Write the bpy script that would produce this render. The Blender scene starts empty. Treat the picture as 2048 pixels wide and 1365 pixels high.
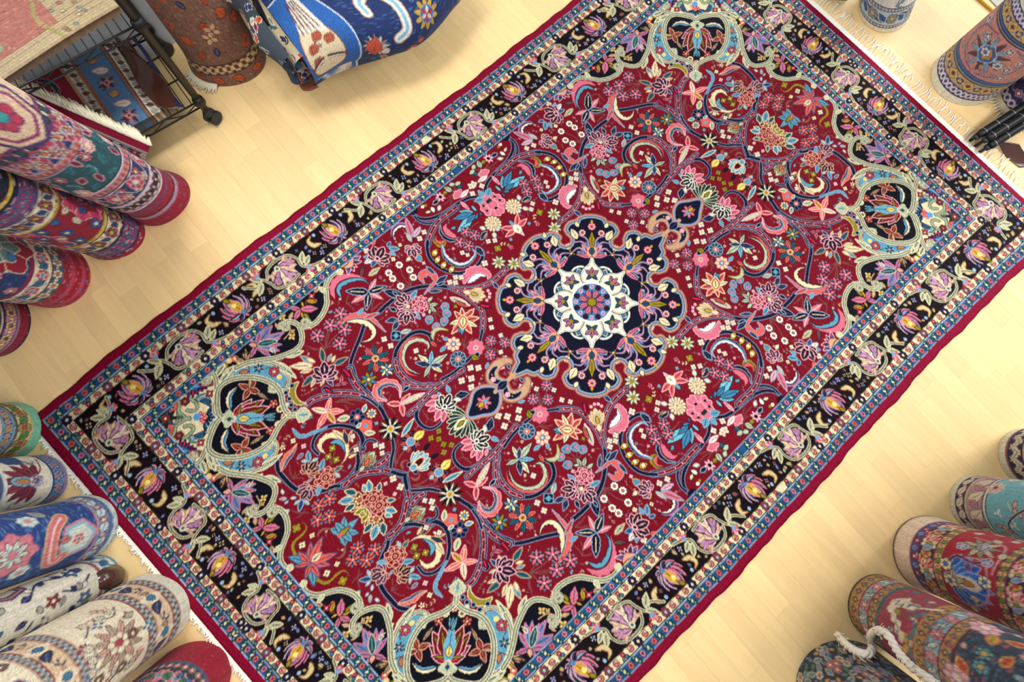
import bpy, bmesh, math, random
import numpy as np
from mathutils import Matrix, Vector

# ------------------------------------------------------------------ camera
F_PX = 1148.5136
RC = np.array([[0.7306229569773238, -0.6796901520368623, 0.0648952383601342],
               [-0.6584563715345417, -0.7265476027396952, -0.196376647641127],
               [0.18062475335146352, 0.10074660380037104, -0.9783786691764156]])   # right, down, forward
CAM = np.array([-0.66444672, -0.09510128, 2.021846])
scene = bpy.context.scene
col = scene.collection
cam_data = bpy.data.cameras.new('camera')
cam_data.sensor_width = 36.0
cam_data.lens = F_PX / 2048 * 36.0
cam_data.clip_start = 0.02
cam = bpy.data.objects.new('camera', cam_data)
M = Matrix.Identity(4)
for i in range(3):
    M[i][0] = RC[0][i]; M[i][1] = -RC[1][i]; M[i][2] = -RC[2][i]; M[i][3] = CAM[i]
cam.matrix_world = M
col.objects.link(cam)
scene.camera = cam

# ------------------------------------------------------------------ world, lights, exposure
scene.view_settings.view_transform = 'Standard'
scene.view_settings.look = 'None'
scene.view_settings.gamma = 1.0
scene.view_settings.use_curve_mapping = False
scene.view_settings.exposure = 0.0
world = bpy.data.worlds.new('world'); scene.world = world
world.use_nodes = True
world.node_tree.nodes['Background'].inputs[0].default_value = (0.93, 0.96, 1.0, 1)
world.node_tree.nodes['Background'].inputs[1].default_value = 0.52

def area_light(name, loc, target, sx, sy, power, color=(1, 1, 1), spread=180):
    d = bpy.data.lights.new(name, 'AREA'); d.shape = 'RECTANGLE'; d.size = sx; d.size_y = sy
    d.energy = power; d.color = color; d.spread = math.radians(spread)
    o = bpy.data.objects.new(name, d); col.objects.link(o)
    o.location = loc
    o.rotation_euler = (Vector(target) - Vector(loc)).to_track_quat('-Z', 'Y').to_euler()
    return o
# shop window beyond the fringed end of the rug, two ceiling light panels, and an added fill light
area_light('window_daylight', (4.5, -0.5, 2.0), (0.4, 0.0, 0.1), 4.4, 2.0, 160, (0.95, 0.98, 1.0))
area_light('ceiling_and_fill_light', (-0.6, 1.5, 2.9), (-0.6, 1.5, 0), 1.2, 0.6, 58, (1.0, 0.98, 0.95))
area_light('ceiling_and_fill_light', (1.5, -1.3, 2.9), (1.5, -1.3, 0), 1.2, 0.6, 56, (1.0, 0.98, 0.95))
area_light('ceiling_and_fill_light', (-1.4, -1.0, 2.9), (-1.4, -1.0, 0), 1.2, 0.6, 44, (1.0, 0.98, 0.95))  # fill light added to brighten the lower-left floor, not a known fixture

# ------------------------------------------------------------------ pixel <-> place helpers
def ray(u, v):
    return np.array([(u - 1024) / F_PX, (v - 682.5) / F_PX, 1.0]) @ RC
def at(u, v, z=0.0):
    d = ray(u, v)
    return CAM + d * ((z - CAM[2]) / d[2])
def in_view(p, margin=0):
    d = (np.asarray(p, float) - CAM) @ RC.T
    if d[2] <= 0.05: return False
    u = 1024 + F_PX * d[0] / d[2]; v = 682.5 + F_PX * d[1] / d[2]
    return -margin < u < 2048 + margin and -margin < v < 1365 + margin

def tag(o, label=None, cat=None, group=None, kind=None):
    if label: o['label'] = label
    if cat: o['category'] = cat
    if group: o['group'] = group
    if kind: o['kind'] = kind
    return o
def empty(name, loc):
    o = bpy.data.objects.new(name, None); o.location = loc; o.empty_display_size = 0.1
    col.objects.link(o); return o
def link(name, me, mat=None, parent=None):
    o = bpy.data.objects.new(name, me); col.objects.link(o)
    if mat is not None and len(me.materials) == 0: me.materials.append(mat)
    if parent is not None:
        o.parent = parent
        o.matrix_parent_inverse = Matrix.Translation(-Vector(parent.location)) if parent.parent is None and parent.type == 'EMPTY' else Matrix.Identity(4)
    return o
def mesh_np(name, V, Q, smooth=True):
    """mesh from numpy vertices and quads/tris (uniform arity)"""
    V = np.asarray(V, np.float32); Q = np.asarray(Q, np.int32)
    me = bpy.data.meshes.new(name); n = Q.shape[1]
    me.vertices.add(len(V)); me.vertices.foreach_set('co', V.ravel())
    me.loops.add(Q.size); me.loops.foreach_set('vertex_index', Q.ravel())
    me.polygons.add(len(Q)); me.polygons.foreach_set('loop_start', np.arange(0, Q.size, n, dtype=np.int32))
    me.polygons.foreach_set('loop_total', np.full(len(Q), n, np.int32))
    me.update(calc_edges=True)
    me.polygons.foreach_set('use_smooth', np.full(len(Q), bool(smooth)))
    return me
def srgb(c):
    c = np.asarray(c, float) / 255.0
    return np.where(c <= 0.04045, c / 12.92, ((c + 0.055) / 1.055) ** 2.4)
def paint(me, rgb_lin):
    a = me.color_attributes.new('knots', 'FLOAT_COLOR', 'POINT')
    buf = np.ones((len(me.vertices), 4), np.float32); buf[:, :3] = rgb_lin
    a.data.foreach_set('color', buf.ravel())

# ------------------------------------------------------------------ materials
def new_mat(name):
    m = bpy.data.materials.new(name); m.use_nodes = True
    return m, m.node_tree.nodes, m.node_tree.links, m.node_tree.nodes['Principled BSDF']
def plain(name, rgb, rough=0.6, metal=0.0, spec=0.5, noise=0.0, nscale=40, sheen=0.0):
    m, N, L, b = new_mat(name)
    c = srgb(rgb)
    b.inputs['Base Color'].default_value = (*c, 1); b.inputs['Roughness'].default_value = rough
    b.inputs['Metallic'].default_value = metal; b.inputs['Specular IOR Level'].default_value = spec
    b.inputs['Sheen Weight'].default_value = sheen
    if noise > 0:
        tc = N.new('ShaderNodeTexCoord'); nz = N.new('ShaderNodeTexNoise'); nz.inputs['Scale'].default_value = nscale
        nz.inputs['Detail'].default_value = 5
        L.new(tc.outputs['Object'], nz.inputs['Vector'])
        mx = N.new('ShaderNodeMix'); mx.data_type = 'RGBA'
        mx.inputs[6].default_value = (*(c * (1 - noise)), 1); mx.inputs[7].default_value = (*np.minimum(c * (1 + noise), 1), 1)
        L.new(nz.outputs['Fac'], mx.inputs[0]); L.new(mx.outputs[2], b.inputs['Base Color'])
        bp = N.new('ShaderNodeBump'); bp.inputs['Strength'].default_value = 0.3; bp.inputs['Distance'].default_value = 0.002
        L.new(nz.outputs['Fac'], bp.inputs['Height']); L.new(bp.outputs['Normal'], b.inputs['Normal'])
    return m
def pile_mat(name, rough=0.56, spec=0.12, sheen=0.0, bump=0.4, scale=420, lustre=0.0):
    m, N, L, b = new_mat(name)
    at_ = N.new('ShaderNodeAttribute'); at_.attribute_name = 'knots'
    tc = N.new('ShaderNodeTexCoord')
    nz = N.new('ShaderNodeTexNoise'); nz.inputs['Scale'].default_value = scale; nz.inputs['Detail'].default_value = 2
    L.new(tc.outputs['Object'], nz.inputs['Vector'])
    mr = N.new('ShaderNodeMapRange'); mr.inputs[1].default_value = 0.25; mr.inputs[2].default_value = 0.75
    mr.inputs[3].default_value = 0.80; mr.inputs[4].default_value = 1.16
    L.new(nz.outputs['Fac'], mr.inputs[0])
    mul = N.new('ShaderNodeVectorMath'); mul.operation = 'SCALE'
    L.new(at_.outputs['Color'], mul.inputs[0]); L.new(mr.outputs[0], mul.inputs['Scale'])
    L.new(mul.outputs[0], b.inputs['Base Color'])
    b.inputs['Roughness'].default_value = rough; b.inputs['Specular IOR Level'].default_value = spec
    b.inputs['Sheen Weight'].default_value = sheen; b.inputs['Sheen Roughness'].default_value = 0.5
    b.inputs['Metallic'].default_value = lustre          # coloured lustre of combed wool
    bp = N.new('ShaderNodeBump'); bp.inputs['Strength'].default_value = bump; bp.inputs['Distance'].default_value = 0.003
    L.new(nz.outputs['Fac'], bp.inputs['Height']); L.new(bp.outputs['Normal'], b.inputs['Normal'])
    return m
PILE = pile_mat('wool_pile', lustre=0.5)
WEAVE = pile_mat('woven_rug_face', rough=0.85, spec=0.2, sheen=0.05, bump=0.5, scale=330)
WHITE_WOOL = plain('white_cotton', (238, 234, 222), 0.9, spec=0.2, noise=0.08, nscale=300)
CREAM_WOOL = plain('cream_cotton', (222, 214, 186), 0.9, spec=0.2, noise=0.12, nscale=260)
BACK_WOOL = plain('rug_backing', (170, 140, 112), 0.95, spec=0.1, noise=0.2, nscale=120)
# ------------------------------------------------------------------ drawing knots: a small painter on a grid of knots
class Canvas:
    def __init__(self, x0, x1, y0, y1, d, bg):
        self.x0, self.y0, self.d = x0, y0, d
        self.nx = int(round((x1 - x0) / d)); self.ny = int(round((y1 - y0) / d))
        self.a = np.empty((self.ny, self.nx, 3), np.float32); self.a[:] = bg
        self.xfs = [None]; self.wrap = None
    def _win(self, p, m):
        lo = np.floor((p.min(0) - m - (self.x0, self.y0)) / self.d).astype(int)
        hi = np.ceil((p.max(0) + m - (self.x0, self.y0)) / self.d).astype(int) + 1
        i0, j0 = max(lo[0], 0), max(lo[1], 0); i1, j1 = min(hi[0], self.nx), min(hi[1], self.ny)
        if i1 <= i0 or j1 <= j0: return None
        X = self.x0 + (np.arange(i0, i1) + .5) * self.d; Y = self.y0 + (np.arange(j0, j1) + .5) * self.d
        return i0, i1, j0, j1, X[None, :], Y[:, None]
    def _each(self, p):
        p = np.asarray(p, float)
        for f in self.xfs:
            q = p if f is None else f(p)
            yield q
            if self.wrap:
                if q[:, 0].min() < self.x0: yield q + (self.wrap, 0)
                if q[:, 0].max() > self.x0 + self.wrap: yield q - (self.wrap, 0)
    def fill(self, p, c):
        for q in self._each(p):
            w = self._win(q, 0)
            if w is None: continue
            i0, i1, j0, j1, X, Y = w
            ins = np.zeros((j1 - j0, i1 - i0), bool)
            q2 = np.roll(q, -1, 0)
            for (xa, ya), (xb, yb) in zip(q, q2):
                if ya == yb: continue
                cr = (ya <= Y) != (yb <= Y)
                if not cr.any(): continue
                xi = xa + (Y - ya) * (xb - xa) / (yb - ya)
                ins ^= cr & (X < xi)
            self.a[j0:j1, i0:i1][ins] = c
    def stroke(self, p, w, c, closed=False):
        for q in self._each(p):
            ws = np.broadcast_to(np.asarray(w, float), (len(q),))
            if closed: q = np.vstack([q, q[:1]]); ws = np.r_[ws, ws[:1]]
            for k in range(len(q) - 1):
                wn = self._win(q[k:k + 2], max(ws[k], ws[k + 1]) / 2)
                if wn is None: continue
                i0, i1, j0, j1, X, Y = wn
                ab = q[k + 1] - q[k]; l2 = ab @ ab + 1e-12
                t = np.clip(((X - q[k][0]) * ab[0] + (Y - q[k][1]) * ab[1]) / l2, 0, 1)
                dd = (X - q[k][0] - t * ab[0]) ** 2 + (Y - q[k][1] - t * ab[1]) ** 2
                ww = (ws[k] + t * (ws[k + 1] - ws[k])) / 2
                self.a[j0:j1, i0:i1][dd <= ww * ww] = c
    def disc(self, p, r, c, n=14):
        th = np.arange(n) * 2 * math.pi / n
        self.fill(np.asarray(p) + r * np.stack([np.cos(th), np.sin(th)], 1), c)

def C(h):
    return np.array([int(h[i:i + 2], 16) for i in (0, 2, 4)], np.float32)
RED = C('7c0826'); WINE = C('8c0f38'); DKRED = C('4e0916'); NAVY = C('14172f'); PLUM = C('1c0c18'); INK = C('0e0f20')
BLUE = C('2c5980'); TEAL = C('2b6272'); SKY = C('669cb0'); LBLUE = C('8ba3b8'); CREAM = C('dacdaa'); IVORY = C('ebe5d3')
SAGE = C('b4baa0'); PINK = C('cc7486'); SALM = C('cf665f'); LPINK = C('e3abb4'); MAUVE = C('a9789c'); OLIVE = C('93852a')
GOLD = C('c29b3c'); TAN = C('bf9c7c'); BROWN = C('6d3a33'); PEACH = C('d4a08c'); BLACK = C('100d18'); PURP = C('3a2a5c')

def sp(pts, n=6, closed=False):
    """smooth curve through points"""
    p = np.asarray(pts, float)
    if len(p) < 3: 
        t = np.linspace(0, 1, n + 1)[:, None]; return p[0] * (1 - t) + p[-1] * t
    if closed: q = np.vstack([p[-1:], p, p[:2]])
    else: q = np.vstack([2 * p[0] - p[1], p, 2 * p[-1] - p[-2]])
    out = []
    t = np.linspace(0, 1, n, endpoint=False)[:, None]
    for i in range(1, len(q) - 2):
        a, b, c_, d = q[i - 1:i + 3]
        out.append(.5 * (2 * b + (c_ - a) * t + (2 * a - 5 * b + 4 * c_ - d) * t * t + (3 * b - a - 3 * c_ + d) * t ** 3))
    if not closed: out.append(p[-1:])
    return np.vstack(out)
def frame(a, b):
    a = np.asarray(a, float); d = np.asarray(b, float) - a; l = math.hypot(*d) + 1e-9
    u = d / l; return a, u, np.array([-u[1], u[0]]), l
def local(a, b, pts):
    o, u, v, l = frame(a, b); p = np.asarray(pts, float)
    return o + l * (p[:, :1] * u + p[:, 1:] * v)
EO = 0.0034      # width of a one-knot outline
ART = random.Random(21)
def almond(cv, a, b, w, c, out=None, mid=None, bend=0.0, tip=1.0):
    t = np.linspace(0, 1, 11); prof = np.sin(math.pi * t ** .85) ** tip
    ln = math.hypot(b[0] - a[0], b[1] - a[1])
    if ln > EO * 7: prof = prof * np.array([1 + ART.uniform(-.16, .16) for _ in t])
    if out is None and ln > EO * 6: out = c * .30
    if mid is None and ln > EO * 9 and w * ln > EO * 1.3: mid = c * .55 if c.sum() > 200 else np.minimum(c * 1.6 + 40, 255)
    bx = bend * 4 * t * (1 - t)
    up = np.stack([t, bx + w * prof], 1); dn = np.stack([t, bx - w * prof], 1)[::-1]
    poly = local(a, b, np.vstack([up, dn[1:-1]]))
    if out is not None: cv.stroke(poly, EO * 1.7, out, True)
    cv.fill(poly, c)
    if mid is not None:
        l = np.stack([t, bx], 1)[2:-2]; cv.stroke(local(a, b, l), EO * .9, mid)
def petals(cv, p, r, n, cols, core=None, out=None, r0=.14, w=None, rot=0., tip=.8, mid=None, rc=.26):
    w = w or 1.1 / n
    p = np.asarray(p, float)
    for ps in ((0, 1) if out is not None else (1,)):
        for k in range(n):
            a = rot + 2 * math.pi * k / n; u = np.array([math.cos(a), math.sin(a)])
            c = cols[k % len(cols)]; m_ = mid[k % len(mid)] if mid else None
            if ps == 0: almond(cv, p + u * r * r0, p + u * r, w, out, out, tip=tip)
            else: almond(cv, p + u * r * r0, p + u * r, w, c, None, m_, tip=tip)
    if core is not None:
        if out is not None: cv.disc(p, r * rc + EO * .8, out)
        cv.disc(p, r * rc, core)
def rosette(cv, p, r, n, petal, core, out, core2=None, amp=.12, rot=0.):
    p = np.asarray(p, float); th = np.linspace(0, 2 * math.pi, 6 * n, endpoint=False)
    rr = r * (1 + amp * np.cos(n * (th - rot)))
    ring = np.stack([np.cos(th), np.sin(th)], 1)
    cv.fill(p + (rr + EO)[:, None] * ring, out); cv.fill(p + rr[:, None] * ring, petal)
    for k in range(n):
        a = rot + (k + .5) * 2 * math.pi / n; u = np.array([math.cos(a), math.sin(a)])
        cv.stroke(np.array([p + u * r * .4, p + u * r * .95]), EO * .8, out)
    cv.disc(p, r * .38 + EO * .7, out); cv.disc(p, r * .38, core)
    if core2 is not None: cv.disc(p, r * .17, core2)
def dotflower(cv, p, r, n, c, core, bg=None):
    p = np.asarray(p, float)
    if bg is not None: cv.disc(p, r * 1.1, bg)
    for k in range(n):
        a = 2 * math.pi * k / n + .3; cv.disc(p + r * .72 * np.array([math.cos(a), math.sin(a)]), r * .30, c, 8)
    cv.disc(p, r * .28, core, 8)
def peony(cv, p, q, r, dark=NAVY, lite=LPINK):
    """open blossom of dark petals with light rims, fanning from p towards q"""
    o, u, v, l = frame(p, q)
    for a, s in ((-115, .75), (115, .75), (-80, .9), (80, .9), (-45, 1), (45, 1), (0, 1.05)):
        a = math.radians(a); d = u * math.cos(a) + v * math.sin(a)
        b = o - u * r * .25
        almond(cv, b, b + d * r * 1.25 * s, .26, dark, lite, tip=.6)
        almond(cv, b + d * r * .3, b + d * r * 1.0 * s, .07, lite)
    cv.disc(o - u * r * .3, r * .26, lite); cv.disc(o - u * r * .3, r * .15, dark)
def rose(cv, p, r, base=C('8d1a33'), lite=LPINK):
    p = np.asarray(p, float)
    rosette(cv, p, r * .92, 9, base, base, lite, amp=.09)
    for k, (a0, rr) in enumerate(((0, .78), (1.2, .6), (2.5, .78), (3.5, .58), (4.7, .74), (5.6, .5), (.8, .36), (3., .34))):
        th = np.linspace(a0, a0 + 1.35, 7); cv.stroke(p + r * rr * np.stack([np.cos(th), np.sin(th)], 1), EO * .9, lite)
    cv.disc(p, r * .16, lite); cv.disc(p, r * .08, base)
def feather(cv, path, w, c, c2=None, out=None, teeth=10, side=1, n=7):
    q = sp(path, n); d = np.gradient(q, axis=0); d /= np.linalg.norm(d, axis=1)[:, None] + 1e-9
    nn = np.stack([-d[:, 1], d[:, 0]], 1) * side
    t = np.linspace(0, 1, len(q)); env = np.sin(math.pi * np.clip(t, .02, .99) ** .7)
    saw = .62 + .38 * ((t * teeth) % 1.0)
    o1 = q + nn * (w * env * saw)[:, None]; i1 = q - nn * (w * .28 * env)[:, None]
    poly = np.vstack([o1, i1[::-1]])
    if out is not None: cv.stroke(poly, EO * 1.6, out, True)
    cv.fill(poly, c)
    if c2 is not None:
        poly2 = np.vstack([q + nn * (w * .18 * env)[:, None], (q - nn * (w * .75 * env * saw)[:, None])[::-1]])
        if out is not None: cv.stroke(poly2, EO * 1.2, out, True)
        cv.fill(poly2, c2)
        cv.stroke(q, EO * .8, out if out is not None else NAVY)
def vine(cv, path, w=.009, c=NAVY, lite=C('7b8aa6'), hollow=False, n=6, taper=False):
    q = sp(path, n); ws = np.full(len(q), w)
    if taper: ws = w * np.linspace(1, .45, len(q))
    if hollow:
        cv.stroke(q, w * 2.3 + EO, lite); cv.stroke(q, w * 2.3 - EO * .4, c); cv.stroke(q, w * 1.25, LPINK); cv.stroke(q, w * 1.25 - EO * .9, RED)
        for k in range(3, len(q), 5): cv.disc(q[k], EO * .8, LPINK, 6)
    else:
        cv.stroke(q, ws + EO * 1.5, lite); cv.stroke(q, ws, c)
def scroll(cv, path, w=.022, c=SAGE, edge=IVORY, line=INK, n=8, ws=None):
    """the pale strap-work of the corner pieces, with two dark lines in it"""
    q = sp(path, n); k = np.ones(len(q)) if ws is None else np.interp(np.linspace(0, 1, len(q)), np.linspace(0, 1, len(ws)), ws)
    for f, cc in ((1.0, C('d8d0b0')), (.64, line), (.36, c)):
        cv.stroke(q, w * f * k, cc)
def curl(p, r, a0, turns=1.2, n=20, dirn=1):
    t = np.linspace(0, 1, n); a = a0 + dirn * turns * 2 * math.pi * t
    return np.asarray(p) + (r * (1 - .72 * t))[:, None] * np.stack([np.cos(a), np.sin(a)], 1)
def sprig(cv, base, tips, stem=C('7b4a45'), fl=None, r=.012, w=EO):
    for t in tips:
        q = local(base, t, [(0, 0), (.5, .08), (1, 0)]); cv.stroke(sp(q, 5), w, stem)
    for t in tips:
        if fl: fl(t)
def palmette(cv, a, b, w, fan, cup, core, out, n=7, spread=75, seed=None):
    """fan of petals from a towards b with a cup in the middle"""
    o, u, v, l = frame(a, b)
    order = sorted(range(n), key=lambda k: -abs(k - (n - 1) / 2))
    for k in order:
        an = math.radians((k / (n - 1) - .5) * 2 * spread); d = u * math.cos(an) + v * math.sin(an)
        s = 1 - .22 * abs(k / (n - 1) - .5) * 2
        almond(cv, o + d * l * .1, o + d * l * s, w * .30, fan[k % len(fan)], out, tip=.75)
    almond(cv, o, o + u * l * .72, .26, cup, out, None, tip=.7); almond(cv, o + u * l * .12, o + u * l * .55, .2, core, None, tip=.7)
    almond(cv, o - u * l * .28, o + u * l * .1, .3, fan[0], out)
# ------------------------------------------------------------------ laminate floor, strip by strip
def floor_mat():
    m, N, L, b = new_mat('beech_laminate')
    tc = N.new('ShaderNodeTexCoord'); oi = N.new('ShaderNodeObjectInfo')
    at_ = N.new('ShaderNodeAttribute'); at_.attribute_name = 'strip_tone'
    add = N.new('ShaderNodeVectorMath'); add.operation = 'ADD'
    cmb = N.new('ShaderNodeCombineXYZ'); 
    sc = N.new('ShaderNodeMath'); sc.operation = 'MULTIPLY'; sc.inputs[1].default_value = 37.0
    L.new(at_.outputs['Fac'], sc.inputs[0]); L.new(sc.outputs[0], cmb.inputs[2])
    L.new(tc.outputs['Object'], add.inputs[0]); L.new(cmb.outputs[0], add.inputs[1])
    mp = N.new('ShaderNodeMapping'); mp.inputs['Rotation'].default_value = (0, 0, math.radians(-3.3)); mp.inputs['Scale'].default_value = (26, 1.6, 1)
    L.new(add.outputs[0], mp.inputs['Vector'])
    nz = N.new('ShaderNodeTexNoise'); nz.inputs['Scale'].default_value = 2.2; nz.inputs['Detail'].default_value = 6; nz.inputs['Roughness'].default_value = .55
    L.new(mp.outputs[0], nz.inputs['Vector'])
    mx = N.new('ShaderNodeMix'); mx.data_type = 'RGBA'
    mx.inputs[6].default_value = (*srgb((221, 187, 128)), 1); mx.inputs[7].default_value = (*srgb((239, 209, 154)), 1)
    L.new(nz.outputs['Fac'], mx.inputs[0])
    hs = N.new('ShaderNodeHueSaturation')
    mr = N.new('ShaderNodeMapRange'); mr.inputs[3].default_value = .93; mr.inputs[4].default_value = 1.06
    L.new(at_.outputs['Fac'], mr.inputs[0]); L.new(mr.outputs[0], hs.inputs['Value']); L.new(mx.outputs[2], hs.inputs['Color'])
    L.new(hs.outputs[0], b.inputs['Base Color'])
    b.inputs['Roughness'].default_value = .46; b.inputs['Specular IOR Level'].default_value = .35
    return m
FLOOR = floor_mat()
def build_floor():
    X0, X1, Y0, Y1 = -3.0, 4.2, -3.0, 3.2
    me = mesh_np('floor', [(X0, Y0, -.012), (X1, Y0, -.012), (X1, Y1, -.012), (X0, Y1, -.012)], [(0, 1, 2, 3)], False)
    base = link('floor', me, plain('joint_base', (168, 128, 76), .8)); tag(base, kind='structure')  # plain tan base, seen in the joints between strips
    rng = random.Random(11); W = .0705; ang = math.radians(-93.3)
    u = np.array([math.cos(ang), math.sin(ang)]); v = np.array([-u[1], u[0]])
    cands = []
    for r in range(-52, 52):
        a = -4.2 + rng.uniform(0, .4)
        while a < 4.2:
            l = rng.choice((.36, .42, .47, .52)) ; c = u * (a + l / 2) + v * (r + .5) * W
            if X0 < c[0] < X1 and Y0 < c[1] < Y1: cands.append((a, l, r, rng.random()))
            a += l
    def boxv(a, l, r):
        g = .00014; pts = [u * (a + g) + v * (r * W + g), u * (a + l - g) + v * (r * W + g), u * (a + l - g) + v * ((r + 1) * W - g), u * (a + g) + v * ((r + 1) * W - g)]
        return [(p[0], p[1], z) for z in (-.0115, 0) for p in pts]
    BF = [(4, 5, 6, 7), (0, 1, 5, 4), (1, 2, 6, 5), (2, 3, 7, 6), (3, 0, 4, 7)]
    restV, restF, restC = [], [], []
    count = 0
    for a, l, r, tn in cands:
        V = boxv(a, l, r)
        seen = False
        for i in range(7):
            for j in (0.1, .9):
                p = u * (a + l * i / 6) + v * (r + j) * W
                if not in_view((p[0], p[1], 0)): continue
                if abs(p[0]) < 1.60 and abs(p[1]) < .97: continue
                seen = True
        if seen and count < 300:
            count += 1
            me = mesh_np('plank', V, BF, False)
            att = me.attributes.new('strip_tone', 'FLOAT', 'POINT'); att.data.foreach_set('value', np.full(8, tn, np.float32))
            link('plank', me, FLOOR, base)
        else:
            n0 = len(restV); restV += V; restF += [tuple(n0 + k for k in f) for f in BF]; restC += [tn] * 8
    me = mesh_np('further_planks', restV, restF, False)
    att = me.attributes.new('strip_tone', 'FLOAT', 'POINT'); att.data.foreach_set('value', np.array(restC, np.float32))
    tag(link('further_planks', me, FLOOR, base), kind='stuff')
build_floor()
# ------------------------------------------------------------------ the big rug: design plane (s along, t across) and how it lies on the floor
HL, HW = 1.645, 1.0
WC = np.array([0.02204, -0.10521, -0.02317, -0.01744, -0.01222, 0.00093, 0.00535, -0.00266, 0.03705, -0.00813, -0.00157, 0.00884, 0.00144,
               0.02119, 0.00838, -0.11992, -0.00693, 0.00368, -0.02715, 0.00196, -0.0148, -0.00195, 0.11513, 0.00644, 0.00947, -0.0024])
def lay(s, t):
    ph = [1, s, t, s * t, s * s, t * t, s * s * t, s * t * t, s ** 3, t ** 3, s * s * t * t, s ** 3 * t, s ** 4]
    x = s + sum(c * p for c, p in zip(WC[:13], ph)); y = t + sum(c * p for c, p in zip(WC[13:], ph))
    return x, y
def design(u, v):
    """design coordinates of picture points that lie on the rug"""
    u = np.asarray(u, float); v = np.asarray(v, float)
    d = np.stack([(u - 1024) / F_PX, (v - 682.5) / F_PX, np.ones_like(u)], -1) @ RC
    k = (0.012 - CAM[2]) / d[..., 2]
    x = CAM[0] + d[..., 0] * k; y = CAM[1] + d[..., 1] * k
    s, t = x.copy(), y.copy()
    for _ in range(25):
        a, b = lay(s, t); s = s - (a - x); t = t - (b - y)
    return np.stack([s, t], -1)
ZK = 2048 / 360.
def tile(x0, y0):
    def f(*pts):
        p = np.asarray(pts, float)
        q = design(x0 + p[:, 0] / ZK, y0 + p[:, 1] / ZK)
        return q
    return f
A, B_, C_, D_, E_, F_, G_ = tile(280, 700), tile(400, 900), tile(480, 540), tile(600, 740), tile(640, 360), tile(760, 520), tile(820, 240)
U = 0.00033                      # one step of those tiles on the rug
def paint_rug():
    CELL = 0.0027; SS = 2; d = CELL / SS
    cv = Canvas(-HL, 0.012, -0.012, HW, d, RED)
    fx0, fy1 = -HL + .246, HW - .246       # field corner
    one = lambda f, x, y: f((x, y))[0]
    # ---------------- field
    st = C('7d4a48')
    def star(f, x, y, r, c1=PINK, c2=NAVY, core=LPINK, n=5, rot=.4):
        p = one(f, x, y); petals(cv, p, r * U * .8, n, [c2], None, C('6f86a0'), w=.15, rot=rot + math.pi / n)
        petals(cv, p, r * U, n, [c1], core, None, w=.19, rot=rot, rc=.16)
    def four(f, x, y, r, c=C('d8c8b8'), core=GOLD, out=C('3a2a3a')):
        r = min(r, .016 / U)
        p = one(f, x, y)
        for k in range(4):
            a = k * math.pi / 2 + .3; cv.disc(p + r * U * .55 * np.array([math.cos(a), math.sin(a)]), r * U * .48 + EO * .5, out, 8)
        for k in range(4):
            a = k * math.pi / 2 + .3; cv.disc(p + r * U * .55 * np.array([math.cos(a), math.sin(a)]), r * U * .42, c, 8)
        cv.disc(p, r * U * .25, core, 6)
    def leaf(f, a, b, w, c, out=LBLUE, mid=None, bend=0.):
        q = f(a, b); almond(cv, q[0], q[1], w, c, out, mid, bend)
    def stem(f, *pts, w=EO * 1.1, c=st): cv.stroke(sp(f(*pts), 5), w, c)
    # brown twigs first, they lie underneath
    for f, b, ts in ((C_, (970, 900), ((1145, 500), (1030, 630), (880, 750), (1190, 680), (1135, 840), (760, 870), (800, 900))),
                     (F_, (350, 310), ((220, 60), (100, 150), (145, 215), (340, 115), (380, 200), (235, 300))),
                     (F_, (610, 590), ((740, 530), (760, 610), (730, 700), (640, 760), (560, 680))),
                     (F_, (960, 1000), ((980, 860), (1060, 890), (940, 900), (880, 1100))),
                     (F_, (1180, 990), ((1260, 920), (1420, 940), (1255, 1080), (1380, 1050), (1420, 1110))),
                     (D_, (1090, 1100), ((1110, 800), (1180, 930), (1130, 850), (1150, 960), (1070, 850))),
                     (D_, (400, 370), ((700, 340), (760, 370), (620, 400), (560, 330))),
                     (E_, (1640, 650), ((1660, 590), (1760, 630), (1590, 710), (1690, 750), (1800, 480))),
                     (E_, (1530, 140), ((1470, 60), (1560, 20), (1620, 70), (1400, 90), (1450, 200), (1480, 280), (1400, 290))),
                     (D_, (360, 1080), ((400, 940), (340, 990), (420, 1020))),
                     (B_, (1060, 330), ((1020, 180), (1130, 280), (1180, 330), (1090, 260))),
                     (B_, (1180, 720), ((1040, 690), (1090, 780), (1200, 680), (1240, 720))),
                     (D_, (1010, 420), ((960, 310), (1030, 290), (1080, 500))),
                     (D_, (1460, 560), ((1400, 460), (1440, 500), (1520, 590), (1430, 600))),
                     (C_, (1500, 470), ((1530, 330), (1620, 370), (1560, 420))),
                     (C_, (1210, 380), ((1240, 290), (1300, 460), (1350, 400)))):
        bq = one(f, *b)
        for t_ in ts: cv.stroke(sp(local(bq, one(f, *t_), [(0, 0), (.5, .07), (1, 0)]), 5), EO * 1.15, st)
    # scrolling vines
    vine(cv, C_((1410, 640), (1370, 760), (1330, 860), (1290, 960), (1260, 1060), (1262, 1150)), .011)
    vine(cv, C_((1262, 1120), (1300, 1250), (1380, 1350), (1460, 1430), (1560, 1500)), .011, hollow=True)
    vine(cv, D_((560, 0), (600, 100), (660, 200), (750, 290), (840, 350), (905, 400)), .010, hollow=True)
    vine(cv, D_((860, 380), (925, 450), (965, 530), (1010, 600)), .012)
    vine(cv, D_((290, 225), (330, 270), (450, 265), (580, 270), (700, 290)), .010, hollow=True)
    vine(cv, D_((30, 450), (120, 360), (230, 310), (330, 285)), .009, hollow=True)
    vine(cv, D_((700, 300), (800, 345), (880, 410)), .007)
    leaf(D_, (370, 260), (275, 215), .16, RED, NAVY)
    leaf(C_, (1270, 1230), (1155, 1115), .14, RED, NAVY)
    vine(cv, C_((1580, 490), (1660, 410), (1740, 345)), .012)
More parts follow.
